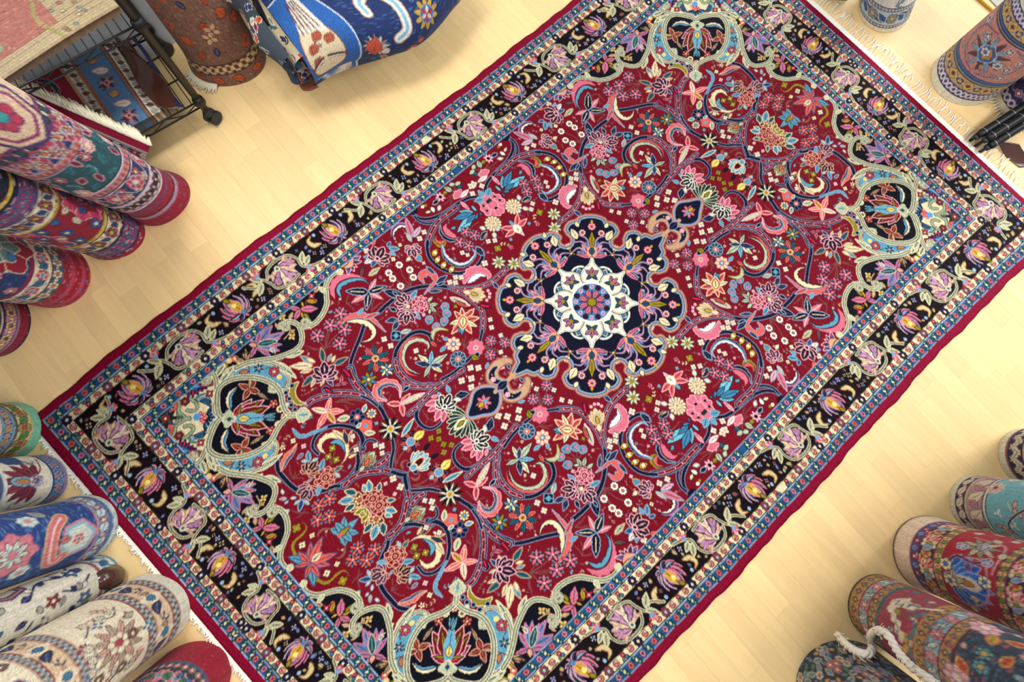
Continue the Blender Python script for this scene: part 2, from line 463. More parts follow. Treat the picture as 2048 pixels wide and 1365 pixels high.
    vine(cv, F_((270, 370), (400, 322), (560, 298), (700, 300), (800, 318)), .012)
    vine(cv, F_((800, 300), (920, 330), (1060, 325), (1180, 290), (1290, 235), (1380, 160), (1450, 90)), .0085, hollow=True)
    vine(cv, F_((830, 330), (940, 380), (1050, 460), (1130, 540), (1165, 600), (1175, 700), (1165, 800)), .0085, hollow=True)
    vine(cv, F_((1165, 800), (1150, 870), (1135, 930)), .008)
    leaf(F_, (1120, 510), (1268, 540), .17, RED, NAVY); leaf(F_, (1290, 260), (1350, 330), .2, NAVY)
    vine(cv, F_((590, 905), (560, 850), (460, 818), (360, 842), (270, 912), (200, 1005), (170, 1100), (178, 1180)), .012)
    vine(cv, F_((175, 1150), (200, 1250), (260, 1330), (350, 1400), (480, 1440), (560, 1430)), .010, hollow=True)
    vine(cv, D_((1190, 160), (1300, 190), (1430, 190), (1560, 180)), .0085, hollow=True)
    leaf(D_, (1240, 190), (1165, 245), .2, NAVY)
    vine(cv, D_((1850, 0), (1740, 70), (1640, 140), (1540, 210), (1450, 290), (1380, 370), (1335, 450)), .009, hollow=True)
    vine(cv, D_((1335, 430), (1325, 540), (1370, 620), (1450, 668), (1540, 655), (1630, 570)), .013, taper=True)
    vine(cv, D_((1370, 400), (1300, 450), (1245, 500)), .008, hollow=True)
    vine(cv, F_((700, 1365), (830, 1290), (950, 1190), (1040, 1100)), .009)
    vine(cv, D_((350, 1365), (500, 1290), (600, 1200), (660, 1100), (690, 980), (690, 850)), .0095, hollow=True)
    vine(cv, D_((720, 900), (715, 800), (690, 730), (640, 680), (560, 650), (430, 635), (300, 662), (200, 735), (150, 820), (150, 900), (210, 962)), .015, taper=True)
    vine(cv, D_((0, 765), (100, 742), (200, 705), (300, 655)), .006, c=SKY)
    vine(cv, D_((720, 880), (760, 810), (830, 800), (890, 840)), .006)
    vine(cv, D_((640, 1180), (760, 1150), (900, 1130), (1050, 1165), (1180, 1200)), .010, hollow=True)
    vine(cv, D_((1050, 1165), (1180, 1200), (1255, 1175), (1280, 1120), (1240, 1080)), .012)
    vine(cv, D_((880, 1090), (960, 1040), (1005, 975)), .010, hollow=True)
    vine(cv, D_((1045, 760), (1065, 900), (1045, 1000), (1030, 1110)), .009)
    vine(cv, B_((880, 130), (890, 230), (960, 330), (1050, 420), (1130, 470)), .012)
    vine(cv, B_((1130, 470), (1230, 500), (1400, 470), (1520, 420), (1640, 400), (1760, 280), (1800, 150), (1790, 0)), .011)
    vine(cv, B_((1640, 410), (1750, 310), (1880, 260), (2048, 240)), .010, hollow=True)
    vine(cv, E_((1800, 190), (1700, 202), (1600, 250), (1500, 315), (1390, 390), (1250, 442), (1140, 440), (1065, 400)), .010)
    vine(cv, E_((1075, 415), (1130, 470), (1220, 498), (1310, 485)), .007)
    vine(cv, E_((1550, 310), (1470, 375), (1380, 440), (1310, 520), (1250, 640), (1225, 740)), .0095, hollow=True)
    vine(cv, E_((1225, 700), (1222, 790), (1245, 880), (1310, 960), (1420, 1030), (1550, 1062), (1680, 1042), (1790, 972), (1850, 880), (1845, 810), (1785, 770)), .011)
    leaf(E_, (1780, 770), (1860, 860), .26, NAVY)
    # arches and feathers
    feather(cv, C_((1080, 330), (1062, 220), (1110, 135), (1200, 88), (1320, 78), (1450, 110)), .020, PINK, None, None, 8, 1)
    feather(cv, C_((1150, 320), (1110, 240), (1150, 160), (1270, 112), (1390, 108), (1475, 165)), .013, SKY, None, NAVY, 6, -1)
    feather(cv, C_((1100, 650), (1200, 570), (1320, 535), (1450, 540), (1560, 620), (1655, 705)), .017, SALM, None, LBLUE, 9, 1)
    feather(cv, C_((1215, 590), (1340, 575), (1450, 600), (1525, 670), (1530, 745), (1470, 805), (1375, 825)), .016, CREAM, None, NAVY, 8, -1)
    leaf(C_, (1410, 560), (1580, 490), .12, SALM); leaf(C_, (1350, 510), (1400, 440), .2, SKY)
    feather(cv, D_((985, 350), (895, 300), (885, 215), (960, 160), (1060, 158), (1130, 215), (1140, 315)), .021, SALM, TEAL, LPINK, 7, 1)
    feather(cv, D_((285, 950), (235, 880), (270, 800), (350, 762), (440, 782), (512, 855), (530, 945), (515, 1010), (465, 1085)), .017, CREAM, None, BROWN, 12, 1)
    feather(cv, D_((345, 835), (430, 805), (490, 855), (515, 945)), .014, SKY, None, NAVY, 6, -1)
    for a, b, c in (((520, 800), (380, 690), CREAM), ((540, 820), (590, 700), CREAM), ((540, 850), (500, 690), NAVY), ((560, 960), (640, 860), NAVY), ((560, 1000), (640, 960), CREAM), ((600, 820), (560, 740), IVORY)): leaf(D_, a, b, .13, c, TAN)
    feather(cv, F_((545, 1030), (552, 955), (480, 905), (380, 895), (290, 945), (240, 1035), (232, 1135), (270, 1230), (330, 1300), (440, 1325)), .019, SALM, None, None, 12, 1)
    feather(cv, F_((540, 1020), (545, 965), (480, 925), (400, 925), (320, 970), (280, 1050), (275, 1140), (320, 1230), (400, 1280), (460, 1300)), .012, SAGE, None, NAVY, 12, -1)
    feather(cv, F_((500, 262), (452, 200), (482, 145), (560, 128), (630, 175), (640, 250), (580, 310), (505, 392)), .022, SALM, None, LBLUE, 3, -1)
    leaf(F_, (640, 270), (760, 180), .16, NAVY); leaf(F_, (650, 290), (740, 250), .12, NAVY); leaf(F_, (560, 360), (700, 350), .12, NAVY); leaf(F_, (620, 160), (530, 80), .14, NAVY)
    feather(cv, F_((960, 270), (1010, 180), (1110, 120), (1230, 170), (1225, 215)), .026, PINK, None, LPINK, 12, 1)
    feather(cv, F_((1000, 260), (1060, 200), (1130, 165), (1215, 190)), .018, IVORY, None, BLUE, 8, -1)
    feather(cv, E_((1560, 665), (1460, 620), (1412, 550), (1445, 495)), .021, PINK, None, None, 6, -1)
    feather(cv, E_((1570, 690), (1450, 670), (1380, 600), (1370, 520)), .010, NAVY, None, LBLUE, 4, 1)
    feather(cv, E_((1440, 690), (1380, 740), (1310, 700), (1320, 620)), .018, SALM, OLIVE, None, 4, -1)
    feather(cv, E_((1390, 745), (1415, 860), (1500, 945), (1600, 978), (1700, 942), (1770, 850), (1740, 790)), .012, IVORY, NAVY, LBLUE, 9, 1)
    feather(cv, E_((820, 665), (830, 570), (905, 508), (1000, 525), (1060, 605), (1065, 690)), .015, IVORY, MAUVE, NAVY, 7, -1)
    leaf(E_, (1050, 650), (980, 440), .14, PINK); leaf(E_, (1070, 650), (1140, 540), .16, LPINK); leaf(E_, (1040, 700), (985, 610), .16, CREAM)
    for x, y in ((1310, 830), (1340, 910), (1410, 970), (1500, 1020)):
        p = one(E_, x, y); almond(cv, p - (.016, .004), p + (.016, .006), .3, GOLD, None); cv.disc(p, .006, IVORY)
    feather(cv, B_((930, 240), (985, 110), (1060, 20), (1100, -60)), .016, SALM, BLUE, PEACH, 9, 1)
    feather(cv, B_((1190, 1260), (1110, 1210), (1065, 1120), (1090, 1040), (1180, 960), (1215, 880), (1160, 820)), .009, OLIVE, None, None, 4, 1)
    feather(cv, A((1800, 370), (1750, 450), (1760, 540), (1820, 600), (1890, 610)), .018, OLIVE, None, CREAM, 7, -1)
    feather(cv, A((1740, 900), (1790, 980), (1880, 990), (1980, 940), (2040, 900)), .009, SKY, None, LBLUE, 4, 1)
    # many-petalled flowers
    q = one(C_, 1465, 255)
    for t_, c in (((1555, 95), PINK), ((1260, 385), PINK), ((1640, 340), PINK), ((1210, 245), NAVY), ((1670, 190), NAVY), ((1440, 455), NAVY)):
        almond(cv, q, one(C_, *t_), .17, c, LBLUE if c is NAVY else None, CREAM)
    for x, y in ((1145, 500), (1030, 630), (880, 750), (1190, 680), (1135, 840)): star(C_, x, y, 82)
    petals(cv, one(C_, 1540, 1010), 155 * U, 10, [SALM, TEAL], GOLD, LPINK, w=.17, rot=.35, tip=.5, rc=.2)
    cv.disc(one(C_, 1540, 1010), .005, BROWN)
    petals(cv, one(C_, 1670, 1140), 80 * U, 8, [CREAM, C('5a86a0')], BROWN, None, w=.2, rot=.2, tip=.6, rc=.2); cv.disc(one(C_, 1670, 1140), .004, CREAM)
    petals(cv, one(C_, 1465, 1250), 90 * U, 8, [C('4f7f9c'), OLIVE], SALM, None, w=.2, rot=.4, tip=.6, rc=.22); cv.disc(one(C_, 1465, 1250), .005, CREAM)
    rosette(cv, one(C_, 1775, 750), 52 * U, 4, NAVY, SKY, SKY)
    for f, x, y, r in ((C_, 1640, 790, 38), (C_, 1715, 865, 38), (F_, 1430, 290, 58), (F_, 1355, 395, 58), (F_, 1030, 1230, 44), (F_, 1120, 1230, 44), (D_, 1840, 125, 46), (D_, 1950, 100, 46), (D_, 1950, 200, 46),
                       (F_, 860, 200, 38), (F_, 925, 200, 38), (F_, 795, 255, 38), (F_, 860, 260, 38), (F_, 1255, 680, 34), (F_, 1270, 770, 36), (F_, 1375, 860, 34), (F_, 1375, 1050, 34), (F_, 1425, 1115, 32),
                       (E_, 1185, 595, 38), (E_, 1135, 670, 38), (E_, 530, 810, 38), (E_, 1620, 830, 34), (E_, 1680, 855, 30), (E_, 1720, 70, 46), (E_, 1735, 155, 40), (F_, 1190, 45, 46), (E_, 1990, 690, 36), (E_, 1915, 700, 36),
                       (E_, 1875, 950, 46), (D_, 1060, 1240, 44), (D_, 640, 910, 34), (D_, 860, 860, 34), (D_, 930, 870, 40), (D_, 935, 950, 32), (D_, 600, 760, 32), (F_, 410, 1035, 36)): four(f, x, y, r)
    for x, y in ((1580, 700), (1490, 780), (1580, 790), (1640, 850), (1740, 850), (1640, 930)): four(D_, x, y, 36, OLIVE, BROWN, DKRED)
    for x, y in ((370, 895), (325, 990), (415, 1025)): four(D_, x, y, 40, OLIVE, CREAM, DKRED)
    # peonies, roses and their leaves
    def leaves(f, items):
        for a, b, c in items: leaf(f, a, b, .17, c, LBLUE if c in (NAVY,) else (TAN if c is CREAM or c is TEAL else LBLUE), None)
    for a, b, c in (((950, 1050), (925, 890), TEAL), ((1070, 1080), (1225, 998), TEAL), ((820, 1090), (570, 1100), CREAM), ((830, 1060), (690, 985), SKY), ((850, 1050), (760, 1010), CREAM), ((820, 1130), (690, 1170), CREAM),
                    ((840, 1200), (710, 1330), TEAL), ((870, 1220), (810, 1330), CREAM), ((990, 1230), (1060, 1320), NAVY), ((960, 1240), (920, 1320), SAGE), ((1040, 1190), (1110, 1240), SAGE), ((1000, 1040), (1040, 960), SKY), ((1050, 1050), (1080, 980), CREAM)): leaf(C_, a, b, .16, c, LBLUE if c is NAVY else TAN)
    q = C_((965, 1180), (955, 1040)); peony(cv, q[0], q[1], 120 * U)
    for a, b, c in (((1850, 300), (1640, 240), NAVY), ((1790, 290), (1740, 250), NAVY), ((1940, 330), (2010, 240), SKY), ((1960, 460), (2048, 560), SKY), ((1800, 590), (1740, 690), NAVY), ((1780, 560), (1660, 590), NAVY), ((1780, 470), (1700, 430), NAVY), ((1800, 440), (1920, 440), OLIVE)): leaf(C_, a, b, .2, c)
    q = C_((1860, 360), (1780, 300)); peony(cv, q[0], q[1], 92 * U); q = C_((1900, 520), (1890, 620)); peony(cv, q[0], q[1], 98 * U)
    rose(cv, one(F_, 460, 505), 100 * U); cv.disc(one(F_, 320, 530), .007, CREAM)
    for a, b in (((560, 520), (660, 500)), ((560, 540), (640, 590)), ((540, 480), (600, 420)), ((570, 560), (560, 620))): leaf(F_, a, b, .22, SAGE, NAVY)
    for x, y in ((740, 530), (760, 610), (730, 700), (640, 760), (560, 680)):
        p = one(F_, x, y); almond(cv, p + (.012, .008), p - (.014, .010), .42, C('5a8ea0'), LBLUE, tip=.6); almond(cv, p + (.008, .006), p - (.004, .003), .5, PINK)
    for a, b, c in (((1560, 360), (1430, 400), PINK), ((1560, 420), (1460, 470), PINK), ((1600, 450), (1540, 580), PINK), ((1650, 470), (1620, 590), PINK), ((1560, 300), (1500, 310), PINK), ((1740, 420), (1820, 490), SKY), ((1770, 300), (1920, 270), NAVY), ((1760, 330), (1830, 350), CREAM), ((1700, 260), (1670, 180), SKY), ((1600, 300), (1570, 260), SKY)): leaf(D_, a, b, .24, c, LPINK if c is PINK else LBLUE)
    q = D_((1660, 390), (1720, 260)); peony(cv, q[0], q[1], 112 * U, NAVY, IVORY)
    for a, b, c in (((790, 780), (900, 790), SKY), ((770, 760), (800, 710), BLUE), ((800, 820), (860, 860), SKY), ((600, 900), (510, 950), IVORY), ((630, 920), (590, 990), BLUE), ((620, 880), (500, 880), SKY)): leaf(E_, a, b, .24, c)
    q = E_((670, 870), (720, 780)); peony(cv, q[0], q[1], 118 * U, C('2a1c26'), LPINK)
    leaf(E_, (1100, 860), (1150, 930), .4, C('4f8fb0'), GOLD); leaf(E_, (1010, 740), (970, 820), .35, OLIVE, None); leaf(E_, (1030, 880), (980, 930), .25, CREAM, None)
    q = E_((1060, 800), (1090, 880)); peony(cv, q[0], q[1], 86 * U, NAVY, LPINK)
    q = B_((1260, 220), (1300, 160)); peony(cv, q[0], q[1], 92 * U, C('201018'), PEACH); rose(cv, one(B_, 1430, 320), 112 * U, C('7e1226'), PEACH)
    q = B_((1220, 470), (1180, 530)); peony(cv, q[0], q[1], 92 * U, PURP, PEACH)
    for a, b, c in (((1240, 140), (1230, 20), SKY), ((1220, 130), (1160, 130), SAGE), ((1280, 130), (1340, 100), SAGE), ((1370, 230), (1410, 110), SKY), ((1360, 420), (1340, 520), SKY), ((1530, 240), (1620, 190), TEAL), ((1540, 270), (1590, 310), SAGE), ((1160, 570), (1130, 700), BLUE), ((1190, 580), (1240, 620), SAGE), ((1130, 580), (1080, 620), SAGE),
                    ((1270, 340), (1230, 360), OLIVE), ((950, 500), (930, 460), CREAM), ((980, 560), (910, 560), TAN), ((1040, 550), (1090, 550), CREAM), ((1000, 590), (970, 610), CREAM)): leaf(B_, a, b, .2, c, TAN if c is TEAL else LBLUE)
    for x, y in ((1350, 640), (1475, 560), (1340, 800), (1470, 760)): star(B_, x, y, 78, SALM, BLUE)
    # sky-blue blossom and salmon lily near the short end lie on both halves
    q = one(D_, 310, 480)
    for t_, c in (((345, 325), SALM), ((200, 665), SALM), ((495, 470), SALM), ((140, 445), CREAM), ((400, 605), GOLD)): almond(cv, q, one(D_, *t_), .16, c, LPINK, CREAM if c is SALM else None)
    q = one(D_, 1150, 390)
    for t_, c in (((1000, 385), SALM), ((1250, 275), SALM), ((1180, 525), SALM), ((1415, 265), SAGE)): almond(cv, q, one(D_, *t_), .18 if c is SALM else .10, c, LPINK, NAVY if c is SALM else CREAM)
    q = one(C_, 1150, 1300)
    for t_ in ((1160, 1195), (1080, 1320), (1230, 1290)): almond(cv, q, one(C_, *t_), .22, PINK, None, NAVY)
    rosette(cv, one(D_, 650, 540), 78 * U, 8, NAVY, SALM, C('4a6a90'), CREAM); rosette(cv, one(D_, 815, 500), 48 * U, 8, CREAM, SKY, BROWN); rosette(cv, one(D_, 750, 640), 62 * U, 5, SALM, SKY, SALM)
    for a, b, c in (((720, 480), (750, 400), SKY), ((560, 540), (430, 570), SAGE), ((690, 610), (650, 660), SKY), ((740, 720), (850, 720), SAGE)): leaf(D_, a, b, .24, c, CREAM)
    p = one(D_, 1030, 675)
    petals(cv, p, 125 * U, 16, [CREAM, NAVY], CREAM, LBLUE, w=.085, rot=.2, rc=.3); cv.disc(p, 30 * U, GOLD); cv.disc(p, 12 * U, OLIVE)
    palmette(cv, one(D_, 720, 1110), one(D_, 850, 930), .9, [SAGE, C('8fae8c')], C('b99a5a'), SALM, BROWN, 5, 30)
    p = one(D_, 1260, 820); petals(cv, p, 120 * U, 10, [SALM, NAVY], SKY, LPINK, w=.15, rot=.1, rc=.36)
    leaf(D_, (1300, 790), (1410, 700), .32, C('e0cf7a'), GOLD); leaf(D_, (1160, 760), (1290, 560), .10, C('5f9fb8'), CREAM); leaf(D_, (1220, 880), (1180, 910), .4, SAGE)
    q = D_((1300, 1090), (1460, 960)); palmette(cv, q[0], q[1], .75, [SKY, C('7fb4c6')], SALM, DKRED, CREAM, 7, 60)
    q = D_((1900, 560), (1700, 730)); palmette(cv, q[0], q[1], .55, [C('15181c'), C('242a2c')], CREAM, OLIVE, C('b8c4a8'), 11, 85)
    leaf(D_, (1870, 620), (1940, 560), .3, SKY)
    q = F_((945, 620), (950, 850))
    for t_, c in (((930, 550), SALM), ((1070, 560), SALM), ((850, 590), SALM), ((1125, 660), SALM), ((790, 730), CREAM), ((1110, 760), CREAM), ((820, 840), SALM), ((1040, 835), SALM), ((900, 830), SKY), ((930, 850), SKY)): almond(cv, one(F_, 945, 690), one(F_, *t_), .17, c, CREAM if c is SALM else None, NAVY if c is SALM else None)
    almond(cv, one(F_, 945, 630), one(F_, 940, 790), .32, SALM, CREAM); almond(cv, one(F_, 945, 650), one(F_, 942, 760), .3, CREAM, OLIVE, NAVY)
    leaf(F_, (800, 430), (1020, 520), .14, SAGE, LPINK, NAVY); leaf(F_, (860, 480), (1000, 540), .12, SALM, None)
    rosette(cv, one(F_, 1090, 1000), 88 * U, 8, PINK, LPINK, PINK, OLIVE, .1); rosette(cv, one(F_, 835, 960), 78 * U, 8, C('e8c4a8'), SKY, C('a9505a'), CREAM); rosette(cv, one(F_, 890, 1130), 84 * U, 10, C('2b4a5a'), SALM, LBLUE, CREAM, .06)
    for x, y in ((1260, 920), (1420, 940), (1255, 1080)): star(F_, x, y, 72, PINK, C('5a7a9a'))
    for x, y in ((1350, 30), (1525, 45)):
        petals(cv, one(F_, x, y), 88 * U, 8, [CREAM, C('b8c0a8')], OLIVE, None, w=.2, rot=.3, rc=.28)
    palmette(cv, one(F_, 1010, 375), one(F_, 1200, 420), .7, [CREAM, C('d9c090')], SAGE, GOLD, TAN, 5, 32)
    for x, y in ((1230, 350), (1250, 385), (1245, 425), (1215, 460)): cv.disc(one(F_, x, y), .0065, LPINK)
    q = one(F_, 575, 1200)
    for t_, c in (((430, 1075), CREAM), ((590, 1030), C('7fb0c8')), ((770, 1070), SAGE), ((405, 1170), NAVY), ((715, 1280), CREAM), ((500, 1335), SAGE), ((700, 1200), NAVY)): almond(cv, q, one(F_, *t_), .15, c, NAVY if c is not NAVY else LBLUE)
    for x, y in ((220, 60), (100, 150), (145, 215), (340, 115), (380, 200), (235, 300)): dotflower(cv, one(F_, x, y), 42 * U, 8, IVORY, PINK, DKRED)
    feather(cv, F_((600, 900), (620, 820), (680, 790), (770, 800)), .012, SAGE, None, OLIVE, 6, 1); leaf(F_, (570, 930), (650, 990), .2, SALM, None); leaf(F_, (690, 1040), (750, 980), .2, SKY); leaf(F_, (770, 900), (720, 900), .3, SKY)
    leaf(F_, (1080, 1100), (1130, 1060), .4, NAVY); leaf(F_, (1040, 1100), (1130, 1130), .3, OLIVE, None); leaf(F_, (240, 830), (350, 800), .2, SAGE, LBLUE)
    p = one(E_, 1960, 290); rosette(cv, p, 145 * U, 11, PINK, PINK, LPINK, None, .07)
    for x, y in ((1910, 250), (1860, 295), (1975, 215), (2000, 320), (1900, 350), (2010, 240)):
        a = one(E_, x, y); almond(cv, a - (.006, .004), a + (.006, .004), .35, NAVY)
    cv.disc(one(E_, 1910, 250), .008, C('20303c'))
    for b in ((1580, 360), (1510, 450), (1560, 600), (1670, 490), (1770, 450), (1850, 400), (1720, 290)):
        x, y = b; bx, by = 1800 - (1800 - x) * .25, 370 + (y - 370) * .2
        leaf(E_, (bx, by), b, .15, C('4a86a8') if x % 20 else C('78b8c8'), NAVY)
    leaf(E_, (1860, 220), (1760, 240), .3, SKY); leaf(E_, (1870, 180), (1800, 130), .3, SKY); leaf(E_, (1900, 170), (1910, 110), .3, C('6fa8c8'))
    feather(cv, E_((1530, 210), (1590, 160), (1600, 100)), .022, PINK, None, LPINK, 5, 1); leaf(E_, (1600, 250), (1700, 340), .14, LPINK, PINK); leaf(E_, (1600, 200), (1690, 110), .16, IVORY, PINK)
    p = one(E_, 1970, 500); rosette(cv, p, 98 * U, 14, CREAM, DKRED, BROWN, CREAM, .07); cv.disc(p, 58 * U, C('7e1630')); rose(cv, p, 50 * U, C('7e1630'), CREAM)
    for a, b in (((1880, 560), (1820, 540)), ((1980, 600), (1990, 660)), ((2000, 560), (2040, 570))): leaf(E_, a, b, .3, CREAM)
    leaf(E_, (1900, 590), (1830, 680), .22, NAVY); leaf(E_, (1910, 600), (1860, 660), .12, TAN, None)
    for x, y in ((1660, 590), (1760, 630), (1590, 710), (1690, 750)): star(E_, x, y, 74, PINK, NAVY)
    for f, x, y in ((E_, 1370, 195),):
        petals(cv, one(f, x, y), 62 * U, 7, [LPINK], INK, None, w=.24, tip=.5, rc=.35); leaf(f, (1400, 160), (1450, 130), .3, OLIVE, None); leaf(f, (1340, 230), (1290, 280), .25, NAVY); leaf(f, (1330, 160), (1270, 140), .25, BLUE)
    for a, b, c in (((1150, 320), (1190, 290), IVORY), ((1180, 300), (1220, 280), OLIVE), ((1100, 320), (1010, 390), NAVY), ((1270, 310), (1300, 370), IVORY), ((1470, 60), (1540, 40), SAGE), ((1540, 60), (1600, 20), SAGE), ((1560, 80), (1620, 80), TEAL), ((1500, 130), (1410, 80), SAGE)): leaf(E_, a, b, .3, c, NAVY if c is SAGE else None)
    # half blossom on the border line
    o = one(E_, 330, 950)
    for k, t_ in enumerate(((400, 840), (460, 870), (470, 930), (420, 990), (390, 1040), (320, 1080))): almond(cv, o, one(E_, *t_), .16, NAVY if k % 2 == 0 else C('2a3560'), LPINK)
    almond(cv, one(E_, 260, 1000), one(E_, 380, 880), .35, PEACH, BROWN); leaf(E_, (230, 1000), (330, 920), .14, GOLD, None)
    leaf(E_, (560, 1090), (680, 1000), .16, SAGE, TAN); leaf(E_, (470, 1100), (490, 980), .14, C('7d5a5a'), None); leaf(E_, (560, 720), (640, 690), .5, SALM, None)
    # salmon-and-blue lily, big sky-blue leaf of the short side (B tile)
    q = one(B_, 1250, 1290)
    for t_, c in (((1210, 1170), SALM), ((1260, 1060), SALM), ((1390, 1000), SALM), ((1560, 1190), SALM), ((1470, 1330), SALM), ((1010, 1220), SKY), ((1120, 1170), SALM), ((1080, 1330), SALM)): almond(cv, q, one(B_, *t_), .15, c, BLUE)
    almond(cv, one(B_, 1270, 1270), one(B_, 1390, 1170), .3, CREAM, SALM, TEAL)
    o = one(B_, 1640, 950)
    for t_, w in (((1830, 770), .2), ((1480, 900), .24), ((1640, 760), .2), ((1810, 950), .2), ((1640, 1160), .2), ((1740, 1060), .2), ((1540, 830), .22)): almond(cv, o, one(B_, *t_), w, SKY, C('5a3038'))
    almond(cv, one(B_, 1580, 1000), one(B_, 1720, 870), .25, OLIVE, None); cv.disc(one(B_, 1600, 980), .010, SALM)
    for f, pts in ((B_, ((1490, 900), (1400, 900), (1340, 960), (1350, 1010))), (B_, ((1640, 1140), (1640, 1220), (1580, 1250), (1530, 1230))), (D_, ((1180, 1130), (1160, 1080), (1190, 1040), (1250, 1040)))): feather(cv, f(*pts), .008, C('8b5a58'), None, None, 6, 1)
    for x, y in ((1440, 900), (1580, 1150)): pass
    q = B_((1810, 600), (1800, 500)); peony(cv, q[0], q[1], 100 * U, C('7a2c3c'), C('d8c48c')); rosette(cv, one(B_, 1815, 575), 46 * U, 7, C('d8c48c'), C('b05a50'), C('6a2434'))
    rose(cv, one(B_, 1965, 560), 112 * U, C('7e1226'), PEACH)
    for a_, b_, c_ in (((1750, 560), (1580, 600), SKY), ((1760, 620), (1650, 700), TEAL), ((1780, 500), (1650, 470), TEAL), ((1930, 480), (1920, 350), SKY), ((1880, 480), (1860, 400), SKY), ((1900, 680), (1760, 730), OLIVE), ((1860, 700), (1820, 760), OLIVE), ((2030, 470), (2048, 380), TEAL)): leaf(B_, a_, b_, .24, c_, CREAM)
    for x, y in ((1790, 1150), (1990, 1190)): star(B_, x, y, 78, SALM, BLUE)
    # lily on the short axis near the medallion
    o = one(G_, 1210, 1240)
    for t_, c in (((1120, 1120), SKY), ((1220, 1080), SALM), ((1340, 1130), SALM), ((1040, 1230), SALM), ((1370, 1240), SALM), ((1090, 1330), SALM), ((1330, 1330), LPINK)): almond(cv, o, one(G_, *t_), .17, c, LPINK if c is SALM else NAVY, C('5a2a4a') if c is SALM else None)
    almond(cv, one(G_, 1250, 1290), one(G_, 1180, 1180), .32, IVORY, TAN, OLIVE)
    # fill the gaps with tiny twigs and buds
    rng = random.Random(5)
    fld = lambda s, t: fx0 < s < -.02 and .02 < t < fy1
    n = 0
    for _ in range(24000):
        s = rng.uniform(fx0 + .03, -.03); t = rng.uniform(.02, fy1 - .02)
        r = (.032, .026, .020, .015, .012, .010)[min(5, _ // 4000)]
        i = int((s - r - cv.x0) / d); j = int((t - r - cv.y0) / d); k = int(2 * r / d)
        if i < 0 or j < 0: continue
        w = cv.a[j:j + k, i:i + k]
        if w.shape[0] < k or w.shape[1] < k or np.abs(w - RED).sum(2).max() > 6: continue
        if math.hypot(s, t) < .425: continue
        p = np.array([s, t]); a = rng.uniform(0, 6.28); u = np.array([math.cos(a), math.sin(a)]); v = np.array([-u[1], u[0]])
        m = rng.random(); r *= .92
        if m < .16: four(lambda q_: np.array([q_]), s, t, r * .9 / U, rng.choice((CREAM, LPINK, LPINK, OLIVE, SKY)), rng.choice((GOLD, PINK, NAVY)), rng.choice((NAVY, DKRED)))
        elif m < .88:
            c = rng.choice((CREAM, TAN, SKY, SAGE, PINK, C('8a5f62'), C('7d5560'), C('8a5f62'), C('96707a')))
            bd = rng.uniform(-.35, .35); q = sp(np.array([p - u * r, p + v * r * bd, p + u * r]), 6); cv.stroke(q, EO * .9, st)
            kk = max(2, int(r / .005))
            for z_ in range(kk):
                i_ = int(len(q) * (z_ + .6) / (kk + .2)); i_ = min(i_, len(q) - 1)
                for sg in (-1, 1): almond(cv, q[i_], q[i_] + (u * .5 + v * sg * .55) * r * .55 * (1.1 - .5 * z_ / kk), .2, c)
            if rng.random() < .5: petals(cv, q[-1], min(.011, r * .5), 5, [rng.choice((PINK, CREAM, SKY, LPINK))], rng.choice((NAVY, GOLD)), None, w=.26)
        else:
            almond(cv, p - u * r, p + u * r, .22, rng.choice((CREAM, C('8a5f62'), SKY, NAVY)), rng.choice((None, LBLUE)))
        n += 1
        if n > 1300: break
    # ---------------- medallion
    def rot(p, a): 
        c, s = math.cos(a), math.sin(a); p = np.asarray(p, float); return np.stack([p[:, 0] * c - p[:, 1] * s, p[:, 0] * s + p[:, 1] * c], 1)
    pol = lambda r, a: np.array([r * math.cos(a), r * math.sin(a)])
    path = []
    for k in range(8):
        th = k * math.pi / 4; R_ = {0: .382, 2: .356}.get(k % 4, .374)
        for ph in np.radians(np.linspace(-17.5, 17.5, 25)):
            x = abs(math.degrees(ph))
            if x < 8.5: r = R_ - .012 * (x / 8.5) ** 2 + (.05 * max(0, 1 - x / 3.0) if k % 4 == 0 else 0)
            else: r = R_ - .022 - .020 * ((x - 13) / 4.5) ** 2 * (1 if x > 13 else .4)
            path.append(pol(r, th + ph))
        na = th + math.pi / 8; o = pol(.290, na)
        for b in np.radians(np.linspace(-48, -312, 15)): path.append(o + .040 * np.array([math.cos(na + b), math.sin(na + b)]))
    path = np.array(path)
    for w, c in ((.040, C('a9766c')), (.030, TAN), (.021, C('49597c')), (.013, LBLUE)): cv.stroke(path, w, c, True)
    cv.fill(path, NAVY)
    for k in range(8):
        th = k * math.pi / 4
        T = lambda *pts: rot(np.array([(.186 + (x - .195) * 1.12, y_ * 1.12) for x, y_ in pts], float), th)
        base = T((.195, 0))[0]
        for y in (-1, 1):
            for x1, y1, c in ((.238, .046, PINK), (.226, .056, C('7aa6c2')), (.256, .040, LPINK), (.214, .060, C('c87890')), (.268, .026, C('5f8fb4'))): almond(cv, T((.205, 0))[0], T((x1, y * y1))[0], .13, c, NAVY if c is not LPINK else None)
            almond(cv, T((.275, y * .055))[0], T((.315, y * .078))[0], .28, CREAM); pass
            dotflower(cv, T((.302, y * .036))[0], .014, 8, LPINK, OLIVE, DKRED)
            almond(cv, T((.325, y * .05))[0], T((.345, y * .062))[0], .3, CREAM)
            for x1, y1, x2, y2 in ((.275, .018, .292, .052), (.262, .034, .262, .066), (.240, .046, .222, .074)):
                q = sp(T((.212, y * .004), (x1, y * y1), (x2, y * y2)), 5); cv.stroke(q, np.linspace(.011, .004, len(q)), PINK); cv.stroke(q, np.linspace(.005, .002, len(q)), C('6f9cc0'))
            cv.stroke(sp(T((.205, y * .085), (.225, y * .080), (.245, y * .090)), 4), .0028, OLIVE)
